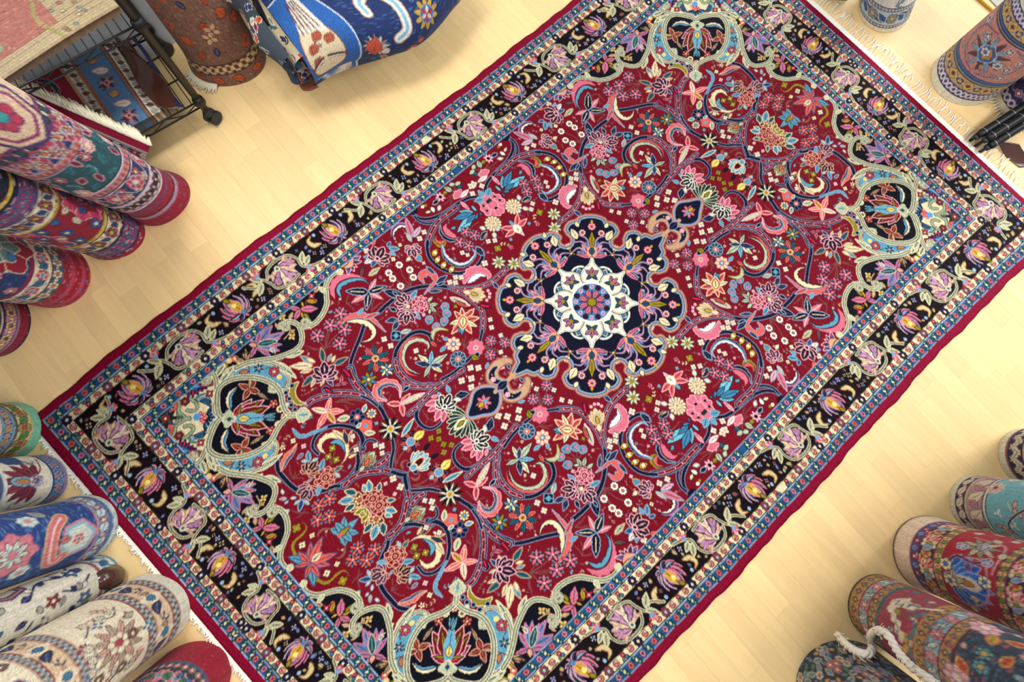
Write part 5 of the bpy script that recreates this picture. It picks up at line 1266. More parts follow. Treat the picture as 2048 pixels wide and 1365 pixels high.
roll_rug(Roll((1766, 22), 51, (1500, 820), .9, .05), 'rolled white rug with pale blue leaf border and cream foot', paint_whiteblue, C('e0dccc'), 140)
def paint_pink(cv, r):
    m = mk(cv); PK = C('c08478'); TN = C('b89c74'); PU = C('4a3e70')
    bands(cv, r, [(0, 22, C('dedac8')), (22, 44, PU), (44, 74, TN), (74, 90, C('4a6a98')), (90, 214, PK), (214, 230, C('4a6a98')), (230, 262, TN), (262, 290, PU), (290, 340, C('d8d2c4'))])
    for D in (33, 276): chain(cv, r, D, 11, 7, 3.4, C('d2ccd8'))
    for D in (22, 44, 74, 82, 90, 214, 222, 230, 262, 290): ring(cv, r, D, 2.2, C('2a2c4c'))
    for D in (78, 218): ring(cv, r, D, 2.5, C('a8905c'))
    for D in (59, 246): row(cv, r, D, 38, m.dia(13, C('c8a860'), C('6a3a48'), C('3a3050'))); row(cv, r, D, 38, m.ros(8, C('3a3f70'), C('c8a860'), C('d8b878'), 3), .5)
    u = r.u(150); f = lambda x, D: V2_(x * u, r.y(D)); p = f(8, 152)
    petals(cv, p, 44 * u, 14, [C('6f4a58'), C('8fa8c0')], C('4a7098'), C('dfe2e2'), w=.11, rc=.42); almond(cv, p - V2_(0, 22 * u), p + V2_(0, 24 * u), .4, C('3f6a9c'), C('c8d4d8')); almond(cv, p - V2_(0, 14 * u), p + V2_(0, 16 * u), .35, C('c08a48'))
    for sg in (-1, 1):
        q = sp(np.array([f(sg * 6, 98), f(sg * 42, 108), f(sg * 66, 140), f(sg * 60, 180), f(sg * 24, 206)]), 7); cv.stroke(q, 3 * u, C('6a5478')); 
        for i in range(3, len(q) - 2, 4): almond(cv, q[i], q[i] + V2_(13 * u * (1 if i % 2 else -1), 9 * u), .28, C('a89098'), C('54486c'))
    scatter(cv, r, 98, 206, 40, 8, [m.ros(9, C('d8ccc0'), C('4a6a98'), C('54486c'), 6), m.leaf(20, .3, C('a08a94'), C('54486c')), m.ros(7, C('343c68'), RC_, C('d8ccc0'), 5), m.leaf(14, .3, C('b0a484'))], 22)
roll_rug(Roll((1925, 158), 64, VPT, 1.6, .06), 'rolled rug with dusty pink palmette field, purple chain band and wide white foot', paint_pink, C('dedac8'), 330)
def paint_navychain(cv, r):
    m = mk(cv); PU = C('3c3460')
    bands(cv, r, [(0, 22, C('d2ccb4')), (22, 46, PU), (46, 120, C('322c50')), (120, 200, C('2a2440'))])
    chain(cv, r, 34, 14, 8, 4, C('bdb6c8')); wavyvine(cv, r, 62, 40, 8, 3, C('6f7aa8')); row(cv, r, 62, 30, m.dia(9, C('8a3a4a'), RC_, C('a8a0b8'))); scatter(cv, r, 74, 190, 40, 3, [m.leaf(16, .3, C('6a4a58')), m.leaf(14, .3, C('8a84a8')), m.dia(6, C('5a6a98'), RC_)], 20)
m_roll = roll_rug(Roll((2046, 200), 60, VPT, 2.2, .05), 'rolled dark purple rug with white interlaced band and fringed cream foot', paint_navychain, C('d2ccb4'), 120)
# ---- right hand side
def paint_navycream(cv, r):
    m = mk(cv)
    bands(cv, r, [(0, 16, C('cdc8b4')), (16, 20, C('7a4a5a')), (20, 52, C('23284c')), (52, 58, C('b89a6a')), (58, 160, C('6a98a8'))])
    for ph, a in ((0, .8), (.5, -.8)): row(cv, r, 36, 24, m.leaf(32, .16, C('c9bfae'), None, None, 0, a), ph)
    row(cv, r, 36, 24, m.leaf(10, .3, C('c9bfae'), None, None, 0, 0), .25); scatter(cv, r, 62, 150, 20, 3, [m.leaf(20, .3, C('c8906c')), m.leaf(18, .3, C('d8d0b8'))], 22)
roll_rug(Roll((2052, 912), 58, VPR, .4, .05), 'rolled rug with navy band of cream crossed leaves and plain pale foot', paint_navycream, C('cdc8b4'), 150)
def paint_sky(cv, r):
    m = mk(cv); SKB = C('6aa6b4'); MV = C('a08488')
    bands(cv, r, [(0, 14, C('c4c4ae')), (14, 32, C('2a3050')), (32, 36, C('b8a890')), (36, 70, MV), (70, 76, C('c4c4ae')), (76, 240, SKB)])
    row(cv, r, 23, 24, m.leaf(22, .3, C('c4b8ae'), None, None, 0, .5)); row(cv, r, 23, 24, m.dia(5, C('9a5a6a'), RC_), .5)
    row(cv, r, 53, 34, m.leaf(34, .28, C('c8bca8'), C('4a3a58'), C('7a5a64'), .1, .9)); row(cv, r, 53, 34, m.leaf(20, .3, C('b07a84'), C('4a3a58'), None, 0, 2.2), .5)
    for D in (14, 32, 70, 76): ring(cv, r, D, 2.2, C('2c3050'))
    scatter(cv, r, 84, 230, 36, 5, [m.leaf(32, .28, C('c8bfae'), C('7a6a5a')), m.twig(26, C('d0c8b4'), C('c8a08c')), m.ros(13, C('b89a94'), C('7a3c44'), C('d8ccb8'), 7), m.leaf(26, .3, C('2a4470'), C('d0d4c8')), m.dot(8, C('e0e4dc'), C('e0e4dc'), None, 3)], 30)
    wavyvine(cv, r, 150, 150, 30, 4, C('22345c'), C('c8ccc0'))
roll_rug(Roll((1956, 1006), 58, (1190, 880), 1.4, .07), 'rolled sky blue rug with cream foliage, mauve leaf band and sage rim', paint_sky, C('c4c4ae'), 230)
def paint_royal(cv, r):
    m = mk(cv); RD = C('9c1830'); NB = C('242452'); OR = C('c08a5c')
    bands(cv, r, [(0, 5, C('6a5444')), (5, 34, C('d4c0aa')), (34, 50, C('4c4484')), (50, 82, NB), (82, 100, OR), (100, 214, RD), (214, 234, OR), (234, 276, NB), (276, 292, C('4c4484')), (292, 330, RD)])
    row(cv, r, 42, 16, m.dia(6, C('7c84b8'), C('3a6a58'), C('2a2850'))); row(cv, r, 42, 32, m.ros(5, C('c04858'), RC_, RN, 5), .25)
    for D in (66, 255):
        row(cv, r, D, 56, m.ros(13, C('d8cfa8'), C('8a8a48'), C('1a1c40'), 6)); row(cv, r, D, 56, m.pal(26, [C('c03848'), C('b02a3c')], C('c03848'), C('d8cfa8'), C('d8b8a8'), 0.4, 5, 60), .35); row(cv, r, D, 56, m.ros(9, C('c8a038'), C('c03848'), C('1a1c40'), 4), .62); row(cv, r, D, 56, m.leaf(20, .35, C('8fa0b8'), C('1a1c40'), None, 0, .9), .82)
    for D in (91, 224): row(cv, r, D, 20, m.dia(7, C('d8b878'), C('b04040'), C('5a2a38'))); row(cv, r, D, 20, m.leaf(12, .35, C('6a7a4a'), None, None, 0, .5), .5)
    for D in (34, 50, 82, 100, 214, 234, 276): ring(cv, r, D, 2.4, C('6a2844')); 
    u = r.u(160); f = lambda x, D: V2_(x * u, r.y(D)); BB = C('2456a8')
    p = f(-22, 150); palmette(cv, p - V2_(0, 22 * u), p + V2_(0, 44 * u), .62, [BB, C('2f68ba')], C('cfc4a8'), C('b07a40'), C('8fb0d8'), 9, 80); petals(cv, p - V2_(4 * u, 22 * u), 20 * u, 5, [C('b4b494')], C('4a6aa0'), C('6a5a50'), w=.25)
    p = f(58, 160); petals(cv, p, 30 * u, 9, [C('9a9678'), C('c8c0a0')], C('6a5a48'), C('4a3038'), w=.14)
    q = sp(np.array([f(-66, 104), f(-70, 140), f(-40, 190), f(0, 196), f(30, 176), f(20, 120)]), 8); cv.stroke(q, 3 * u, C('b89098')); q = sp(np.array([f(10, 204), f(50, 206), f(80, 190), f(84, 130)]), 8); cv.stroke(q, 3 * u, C('b89098'))
    q = sp(np.array([f(6, 112), f(24, 128), f(20, 160), f(30, 186)]), 8); cv.stroke(q, 7 * u, C('b89098')); cv.stroke(q, 5 * u, C('4a2450'))
    scatter(cv, r, 106, 208, 34, 6, [m.leaf(18, .32, C('c8bfa4'), C('4a3038')), m.ros(10, C('d8cfa8'), C('3a68b0'), C('3a2038'), 6), m.ros(8, C('3a68b0'), C('c8a038'), C('c8b8b8'), 5), m.leaf(16, .3, C('26306a'), C('b08090'))], 26)
roll_rug(Roll((1858, 1104), 70, (1230, 880), .7, .05, flare=.06), 'rolled scarlet rug with royal blue palmette, navy flower band and beige foot', paint_royal, C('d4c0aa'), 320)
def paint_gold(cv, r):
    m = mk(cv); GD = C('b08a44'); SB = C('7ea6ae'); MR = C('923444')
    bands(cv, r, [(0, 5, C('2a2430')), (5, 26, GD), (26, 46, SB), (46, 62, GD), (62, 70, C('2f5a64')), (70, 150, MR), (150, 174, GD), (174, 206, SB), (206, 230, GD), (230, 236, C('4a2434')), (236, 520, C('2a3c4c'))])
    for D in (15, 54, 162, 218): row(cv, r, D, 18, m.dia(6, C('3a4a48'), C('c8a860'), C('8a3a38')))
    for D in (36, 190): row(cv, r, D, 46, m.ros(9, C('cf8a90'), RC_, C('7a2c3a'), 6)); row(cv, r, D, 46, m.leaf(22, .14, C('dfe2d6'), None, None, 0, .9), .5)
    for D in (26, 46, 174, 206): ring(cv, r, D, 3, C('6a2838'))
    streaks(cv, 900, 3, C('a84a58'), .012); bands(cv, r, []) 
    u = r.u(110); f = lambda x, D: V2_(x * u, r.y(D)); IV = C('d4c8ae')
    cv.stroke(np.array([f(20, 84), f(20, 96), f(4, 100), f(4, 112), f(-12, 112), f(-12, 126), f(-22, 122)]), 9 * u, IV)
    cv.fill(np.array([f(12, 84), f(40, 78), f(64, 100), f(54, 106), f(58, 128), f(36, 124), f(34, 100), f(14, 96)]), IV); cv.stroke(np.array([f(40, 112), f(60, 150), f(70, 160)]), 5 * u, IV)
    cv.stroke(np.array([f(-38, 128), f(-24, 138), f(-10, 132)]), 8 * u, C('b89a38')); 
    q = np.array([f(-60, 146), f(-20, 142), f(10, 146), f(24, 134), f(44, 146)]); cv.stroke(q, 5 * u, C('3f8088'))
    scatter(cv, r, 76, 144, 26, 4, [m.leaf(14, .3, C('3f8088')), m.leaf(14, .3, C('b89a38')), m.leaf(16, .25, C('c8a89a'))], 26)
    streaks(cv, 2200, 12, C('4a6070'), .010)
    scatter(cv, r, 240, 500, 150, 7, [m.ros(19, C('d8a0a4'), C('e0c8bc'), C('4a5868'), 7), m.ros(12, C('b04450'), RC_, C('d8a8a0'), 6), m.leaf(30, .26, C('b8943c'), C('c0604c')), m.leaf(26, .26, C('b8503c'), C('c8a048')), m.ros(11, C('5f98a0'), C('c8a048'), C('22303c'), 6), m.leaf(16, .3, C('8aa0a8')), m.leaf(14, .3, C('c8a8a0'))], 26)
q_spec = Roll((1762, 1216), 66, (1290, 950), 1.9, .05)
roll_rug(q_spec, 'rolled rug with gold and sky banding, maroon panel and ivory figure', paint_gold, GOLD, 480)
def paint_nightflower(cv, r):
    m = mk(cv)
    bands(cv, r, [(0, 400, C('20283e'))])
    streaks(cv, 500, 3, C('34405c'), .012)
    scatter(cv, r, 3, 300, 900, 5, [m.ros(8, C('b05a5c'), C('d8c078'), C('3a4a6a'), 6), m.ros(7, C('c8b48c'), C('b04848'), C('5a7a8a'), 6), m.leaf(17, .25, C('5a8a9a'), C('b8a080')), m.leaf(14, .25, C('4a7a68')), m.dia(6, C('7a8aa8'), C('b04848'), C('8a8a98')), m.leaf(11, .3, C('b89058')), m.twig(10, C('8a9aa8'), C('5a7a98'))], 10.5)
r_spec = Roll((1690, 1378), 98, (1300, 960), .9, .08)
roll_rug(r_spec, 'dark navy rug dotted with tiny flowers, a twisted white cord lying over it', paint_nightflower, C('20283e'), 320, height=.9)
# ---- brown tribal roll by the wall
def paint_brown(cv, r):
    m = mk(cv)
    bands(cv, r, [(0, 300, C('7c5a4c'))])
    rg = random.Random(4)
    for c, n in ((C('8a6a54'), 900), (C('4a3844'), 900), (C('a88a6c'), 500), (C('3a3450'), 400)): streaks(cv, n, n, c, .008, True)
    bands(cv, r, [(26, 46, C('c8ac84'))]); 
    for a, b in ((27, 36), (36, 45)): chequer(cv, r, a, b, C('cbb088'), C('5a3830'), 16)
    ring(cv, r, 26, 3, C('4a302c')); ring(cv, r, 46, 3, C('4a302c'))
    scatter(cv, r, 56, 240, 34, 6, [m.leaf(26, .35, C('c0562e')), m.dia(13, C('c0562e'), C('6a4a42')), m.leaf(20, .3, C('34345a')), m.leaf(22, .3, C('a84a30'))], 34); row(cv, r, 14, 40, m.leaf(20, .3, C('c0562e'), None, None, 0, .3))
    u = r.u(130); f = lambda x, D: V2_(x * u, r.y(D))
    for x, D in ((-4, 128), (8, 112)): petals(cv, f(x, D), 16 * u, 4, [C('e0b890')], None, None, w=.3, rot=.6)
s_spec = Roll((454, 118), 60, (930, 880), 1.3, .08, flare=.14)
s_roll = roll_rug(s_spec, 'rolled shaggy brown tribal rug with rust motifs, standing between the two racks', paint_brown, C('6a4a42'), 250)
# ------------------------------------------------------------------ wall behind, racks, folded rugs and odds and ends
BLACKM = plain('black_coated_wire', (26, 27, 29), .45, .3, .5)
RUBBER = plain('black_rubber', (34, 38, 42), .6)
BROWNP = plain('brown_plastic_film', (74, 44, 34), .16, 0, .7)
GREYP = plain('grey_floor_trim', (178, 172, 158), .6)
def join_meshes(name, meshes):
    V, F, n = [], [], 0
    for me in meshes:
        V += [tuple(v.co) for v in me.vertices]; F += [tuple(i + n for i in p.vertices) for p in me.polygons]; n = len(V)
        bpy.data.meshes.remove(me)
    m = bpy.data.meshes.new(name); m.from_pydata(V, [], F); m.polygons.foreach_set('use_smooth', np.ones(len(F), bool)); m.update(); return m
def box_mesh(name, P, z0, z1):
    """prism over a ground polygon"""
    n = len(P); V = [(p[0], p[1], z0) for p in P] + [(p[0], p[1], z1) for p in P]
    F = [tuple(range(n - 1, -1, -1)), tuple(range(n, 2 * n))] + [(i, (i + 1) % n, n + (i + 1) % n, n + i) for i in range(n)]
    me = bpy.data.meshes.new(name); me.from_pydata(V, [], F); me.polygons.foreach_set('use_smooth', np.zeros(len(F), bool)); me.update(); return me
# wall behind the racks
wa, wb = at(356, 82), at(284, 126)
wd = (wb - wa)[:2]; wd /= np.linalg.norm(wd); wn = np.array([wd[1], -wd[0]])
if wn @ (wa[:2] - CAM[:2]) < 0: wn = -wn
w0 = wa[:2] - wd * 3.0; w1 = wa[:2] + wd * 2.2
me = box_mesh('wall_left', [w0, w1, w1 + wn * .1, w0 + wn * .1], 0, 2.8)
tag(link('wall_left', me, plain('grey_white_wall', (196, 204, 210), .7, noise=.03, nscale=8)), kind='structure')

def flat_rug(label, P, z0, thick, paint_fn, bg, cell=.0042, bulge=.0, name='folded_rug', droop=None):
    """thick folded rug whose top is the quad P (places), painted in metres along its first and last edge"""
    P = [np.asarray(p, float)[:2] for p in P]
    L1 = np.linalg.norm(P[1] - P[0]); L2 = np.linalg.norm(P[3] - P[0])
    cv = Canvas(0, L1, 0, L2, cell / 2, bg); paint_fn(cv, L1, L2)
    img = down(cv.a, 2); ny, nx = img.shape[:2]; rng = np.random.default_rng(nx * ny % 991)
    img = np.clip(img * (1 + .09 * rng.standard_normal((ny, nx, 1))), .003, .92)
    a, b = np.meshgrid((np.arange(nx) + .5) / nx, (np.arange(ny) + .5) / ny)
    a3, b3 = a[..., None], b[..., None]
    XY = P[0] * (1 - a3) * (1 - b3) + P[1] * a3 * (1 - b3) + P[2] * a3 * b3 + P[3] * (1 - a3) * b3
    rim = np.minimum(np.minimum(a, 1 - a) * L1, np.minimum(b, 1 - b) * L2); e = thick * .5
    Z = z0 + thick - e * (1 - np.sqrt(np.clip(1 - np.clip(1 - rim / e, 0, 1) ** 2, 0, 1))) + bulge * np.sin(a * math.pi) * np.sin(b * math.pi) + .004 * np.sin(a * 9 + b * 5)
    if droop is not None: Z = Z + droop(a, b)
    V = np.concatenate([XY, Z[..., None]], -1).reshape(-1, 3)
    idx = np.arange(nx * ny).reshape(ny, nx)
    Q = np.stack([idx[:-1, :-1], idx[:-1, 1:], idx[1:, 1:], idx[1:, :-1]], -1).reshape(-1, 4)
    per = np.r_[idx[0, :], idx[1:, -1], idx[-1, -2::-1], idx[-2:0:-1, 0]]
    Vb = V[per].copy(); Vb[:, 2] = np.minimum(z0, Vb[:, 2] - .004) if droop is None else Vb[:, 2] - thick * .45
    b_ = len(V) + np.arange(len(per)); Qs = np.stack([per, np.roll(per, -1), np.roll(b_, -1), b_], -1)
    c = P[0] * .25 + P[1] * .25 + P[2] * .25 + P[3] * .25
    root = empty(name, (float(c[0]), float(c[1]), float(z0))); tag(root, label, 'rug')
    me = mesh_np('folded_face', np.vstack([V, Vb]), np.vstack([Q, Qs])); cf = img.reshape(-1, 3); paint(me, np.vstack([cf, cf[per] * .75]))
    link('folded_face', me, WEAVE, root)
    return root
# ---------------- wire rack by the wall
f0 = at(412, 232, .13); f1 = at(272, 312, .13)
ru = (f1 - f0)[:2]; ru /= np.linalg.norm(ru); rn = np.array([ru[1], -ru[0]])
if rn @ (f0[:2] - CAM[:2]) < 0: rn = -rn
foot = at(430, 244)[:2]
RW, RD_ = .92, .345
cor = [foot, foot + ru * RW, foot + ru * RW + rn * RD_, foot + rn * RD_]
rack = empty('wire_rack', (float(foot[0]), float(foot[1]), 0)); tag(rack, 'black wire shelving rack on casters, loaded with folded rugs beside the wall', 'rack')
SH = (.13, .50)
def make_rack(root, cor, shelves, height, pitch=.026):
    for i, c in enumerate(cor):
        link('post', tube_mesh('post', [(c[0], c[1], .075), (c[0], c[1], height * .5), (c[0], c[1], height)], .0125, 12), BLACKM, root)
        for z in shelves: link('collar', tube_mesh('collar', [(c[0], c[1], z - .022), (c[0], c[1], z - .010), (c[0], c[1], z + .012), (c[0], c[1], z + .022)], [.014, .021, .019, .014], 12), BLACKM, root)
        d = np.array([math.cos(i * 2.1 + .4), math.sin(i * 2.1 + .4)]); nn = np.array([-d[1], d[0]])
        cs = link('caster', tube_mesh('caster', [(c[0], c[1], .08), (c[0], c[1], .060), (c[0] + d[0] * .004, c[1] + d[1] * .004, .050)], [.012, .020, .016], 10), RUBBER, root)
        for sg in (-1, 1):
            p = np.array([*(c + d * .006 + nn * .006 * sg), .027]); q = p + np.array([*(nn * .016 * sg), 0])
            tag(link('wheel', tube_mesh('wheel', [p, p + (q - p) * .1, q - (q - p) * .1, q], [.020, .0262, .0262, .020], 18), RUBBER, cs))
    for z in shelves:
        frame_ = []
        for i in range(4):
            a, b = cor[i], cor[(i + 1) % 4]
            for dz in (0, -.03): frame_.append(tube_mesh('rail', [(a[0], a[1], z + dz), (b[0], b[1], z + dz)], .0032, 8))
            n = 7
            for k in range(n):
                p = a + (b - a) * k / n; q = a + (b - a) * (k + .5) / n; e = a + (b - a) * (k + 1) / n
                frame_.append(tube_mesh('truss', [(p[0], p[1], z), (q[0], q[1], z - .03), (e[0], e[1], z)], .0020, 6))
        sh = link('shelf', join_meshes('shelf', frame_), BLACKM, root)
        L = np.linalg.norm(cor[1] - cor[0]); n = int(L / pitch)
        for k in range(1, n):
            p = cor[0] + (cor[1] - cor[0]) * k / n; q = cor[3] + (cor[2] - cor[3]) * k / n
            link('wire', tube_mesh('wire', [(p[0], p[1], z + .003), (q[0], q[1], z + .003)], .0019, 6), BLACKM, sh)
        for k in (1, 2):
            p = cor[0] + (cor[3] - cor[0]) * k / 3; q = cor[1] + (cor[2] - cor[1]) * k / 3
            link('cross_wire', tube_mesh('cross_wire', [(p[0], p[1], z - .002), (q[0], q[1], z - .002)], .003, 6), BLACKM, sh)
make_rack(rack, cor, SH, 1.55)
# rug on the lower shelf: striped border, red field
def paint_shelf(cv, L1, L2):
    m = mk(cv); u = .0016
    cv.fill(np.array([(0, 0), (L1, 0), (L1, L2), (0, L2)]), C('8a2034'))
    def st(a, b, c): cv.fill(np.array([(a, 0), (b, 0), (b, L2), (a, L2)]), c)
    st(.0, .006, RN); st(.006, .04, C('cfc6b0')); st(.04, .052, C('c07a50')); st(.052, .148, C('4f7498')); st(.148, .160, C('c07a50')); st(.160, .192, C('cfc6b0')); st(.192, .204, C('c07a50'))
    for x in (.04, .046, .052, .148, .154, .160, .192, .204): cv.stroke(np.array([(x, 0), (x, L2)]), .003, C('2c2430'))
    for x in (.023, .176):
        y = .01; k = 0
        while y < L2:
            almond(cv, (x - .010, y - .006), (x + .010, y + .006), .3, C('6a4030')) if k % 2 else rosette(cv, (x, y), .0075, 4, C('cfc6b0'), C('6f88a8'), C('2c2c48'))
            y += .020; k += 1
    y = .03; k = 0
    while y < L2:
        p = V2_(.10, y)
        if k % 3 == 0: petals(cv, p, .030, 9, [C('7a2438'), C('c89aa0')], C('8a2c40'), C('dccfc0'), w=.15)
        elif k % 3 == 1: almond(cv, p - (.03, .012), p + (.02, .016), .22, C('dccfc0'), C('b0505c'))
        else: almond(cv, p - (.014, .01), p + (.014, .01), .35, C('c08a48'), C('2c3048'))
        y += .052; k += 1
    for k in range(5):
        c = V2_(.30 + .09 * (k % 2), .06 + k * .10); th = np.linspace(0, 4.4, 14); q = c + .055 * np.stack([np.cos(th + k), np.sin(th + k)], 1); cv.stroke(q, .016, C('b8a8a8')); cv.stroke(q, .012, C('252c50'))
        almond(cv, c - (.02, .02), c + (.02, .02), .3, C('6f9cb0'), C('d8b8a8')); almond(cv, c + (.03, -.03), c + (.06, .01), .3, C('c8b49c'), RN)
    rg = random.Random(3)
    for _ in range(40):
        p = V2_(rg.uniform(.22, L1), rg.uniform(0, L2)); a = rg.uniform(0, 6); almond(cv, p, p + .03 * V2_(math.cos(a), math.sin(a)), .25, rg.choice((C('c8b49c'), C('3a5a48'), C('b04a58'), C('252c50'))))
zt = .185
ins = foot + ru * .115
P = [ins - rn * .0 , foot + ru * (RW - .05), foot + ru * (RW - .05) + rn * (RD_ - .01), ins + rn * (RD_ - .01)]
flat_rug('folded rug with blue flower stripe and striped guards lying on the lowest wire shelf', P, SH[0] + .006, .050, paint_shelf, C('8a2034'))
# glossy brown film beside it with its navy selvedge
def sheet(name, label, cat, pts, mat, sub=10):
    """curved sheet from a grid of places"""
    G = np.array(pts, float); r_, c_ = G.shape[:2]
    rows = np.stack([sp3(G[i], sub) for i in range(r_)]); full = np.stack([sp3(rows[:, j], sub) for j in range(rows.shape[1])], 1)
    ny, nx = full.shape[:2]; V = full.reshape(-1, 3); idx = np.arange(nx * ny).reshape(ny, nx)
    Q = np.stack([idx[:-1, :-1], idx[:-1, 1:], idx[1:, 1:], idx[1:, :-1]], -1).reshape(-1, 4)
    V2 = V - (0, 0, .0025); n = len(V)
    per = np.r_[idx[0, :], idx[1:, -1], idx[-1, -2::-1], idx[-2:0:-1, 0]]
    Qs = np.stack([per, per + n, np.roll(per, -1) + n, np.roll(per, -1)], -1)
    me = mesh_np(name, np.vstack([V, V2]), np.vstack([Q, Q[:, ::-1] + n, Qs])); return tag(link(name, me, mat), label, cat)
def sp3(p, n):
    p = np.asarray(p, float)
    if len(p) < 3:
        t = np.linspace(0, 1, n)[:, None]; return p[0] * (1 - t) + p[-1] * t
    q = np.vstack([2 * p[0] - p[1], p, 2 * p[-1] - p[-2]]); out = []; t = np.linspace(0, 1, n, endpoint=False)[:, None]
    for i in range(1, len(q) - 2):
        a, b, c, d = q[i - 1:i + 3]; out.append(.5 * (2 * b + (c - a) * t + (2 * a - 5 * b + 4 * c - d) * t * t + (3 * b - a - 3 * c + d) * t ** 3))
    out.append(p[-1:]); return np.vstack(out)
g = []
for k in range(5):
    q = k / 4; row_ = []
    for j, (x, z) in enumerate(((.119, .190), (.102, .182), (.084, .166), (.066, .150))):
        xx = foot + ru * (x + .012 * math.sin(q * 5 + j)) + rn * (.0 + (RD_ - .02) * q); row_.append((xx[0], xx[1], z + .004 * math.sin(q * 7 + j * 2)))
    g.append(row_)
film = sheet('plastic_film', 'crumpled glossy brown plastic film at the side of the lowest wire shelf', 'packaging', g, BROWNP)
g = []
for k in range(6):
    q = k / 5; g.append([(*(foot + ru * (.066 + .006 * math.sin(q * 6)) + rn * (RD_ - .02) * q), .152 + .006 * math.sin(q * 9)), (*(foot + ru * (.054 + .006 * math.sin(q * 6)) + rn * (RD_ - .02) * q), .142), (*(foot + ru * (.058) + rn * (RD_ - .02) * q), .140)])
sheet('navy_cloth', 'strip of navy cloth along the edge of the brown film on the wire shelf', 'cloth', g, plain('navy_cloth', (28, 38, 84), .8, noise=.2))
# faded rug over the upper shelf
def paint_faded(cv, L1, L2):
    m = mk(cv); rg = random.Random(6)
    cv.fill(np.array([(0, 0), (L1, 0), (L1, .05), (0, .05)]), C('b4a884'))
    cv.fill(np.array([(0, 0), (.16, 0), (.16, L2), (0, L2)]), C('b0a67e'))
    for x, y, a in ((.40, .20, .6), (.50, .12, .4), (.60, .25, .7), (.47, .30, .2), (.70, .14, .9), (.34, .10, 1.1), (.66, .33, .3)):
        p = V2_(x, y); e = .030 * V2_(math.cos(a), math.sin(a)); almond(cv, p - e, p + e, .34, C('7fa890'), C('8a9a64'), None, 0, .7); almond(cv, p - e * .5, p + e * .8, .34, C('7cc0bc'), None, None, 0, .7)
    cv.stroke(sp(np.array([(.17, 0), (.20, .1), (.17, .2), (.21, L2)]), 6), .012, C('9a9a5a'))
    cv.stroke(sp(np.array([(L1 - .14, 0), (L1 - .17, .06), (L1 - .12, .12), (L1, .16)]), 6), .020, C('c8b060')); cv.stroke(sp(np.array([(L1 - .11, 0), (L1 - .14, .05), (L1 - .09, .10), (L1, .13)]), 6), .016, C('3a5a88'))
    for _ in range(40): p = V2_(rg.uniform(.02, .15), rg.uniform(0, L2)); almond(cv, p, p + (.012, .008), .3, rg.choice((C('6f9a94'), C('9a7a5a'), C('d0c8a0'))))
    y = 0
    while y < L2: cv.stroke(np.array([(0, y), (L1, y)]), .0022, C('8e5f54')); y += .0075
    for _ in range(900):
        p = V2_(rg.uniform(.16, L1), rg.uniform(0.05, L2)); cv.stroke(np.array([p, p + (.006, 0)]), .002, rg.choice((C('c09a80'), C('84483f'))))
zt = .66
zt = .50; A0, A1 = at(238, 10, zt + .032), at(14, 150, zt + .032)
e_ = (A1 - A0)[:2]; e_ /= np.linalg.norm(e_); n_ = np.array([e_[1], -e_[0]]); n_ = n_ if n_ @ rn > 0 else -n_
P = [A0[:2], A0[:2] + e_ * .92, A0[:2] + e_ * .92 + n_ * .38, A0[:2] + n_ * .38]
flat_rug('faded rose and sage folded rug with mint drops on the upper wire shelf', P, SH[1] + .006, .026, paint_faded, C('a86a60'))
# rug with fringed edge resting against the rack, behind the teal roll
def paint_rededge(cv, L1, L2):
    cv.fill(np.array([(0, 0), (L1, 0), (L1, .040), (0, .040)]), C('8e0f34'))
    cv.fill(np.array([(0, .040), (L1, .040), (L1, L2), (0, L2)]), C('2a1c30'))
    x = 0.01; k = 0
    while x < L1:
        rosette(cv, (x, .062), .012, 6, (C('c8b8b0'), C('8a2c40'), C('6a7a98'))[k % 3], C('c88a80'), C('1c1428')); x += .028; k += 1
    for y in (.04, .046, .080): cv.stroke(np.array([(0, y), (L1, y)]), .003, C('b8a8a0'))
    x = .02
    while x < L1:
        almond(cv, (x, .10), (x + .03, .15), .3, C('8a2c40'), C('c8a8a0')); x += .05
p0, p1 = at(302, 292, .24), at(-70, 128, .40)
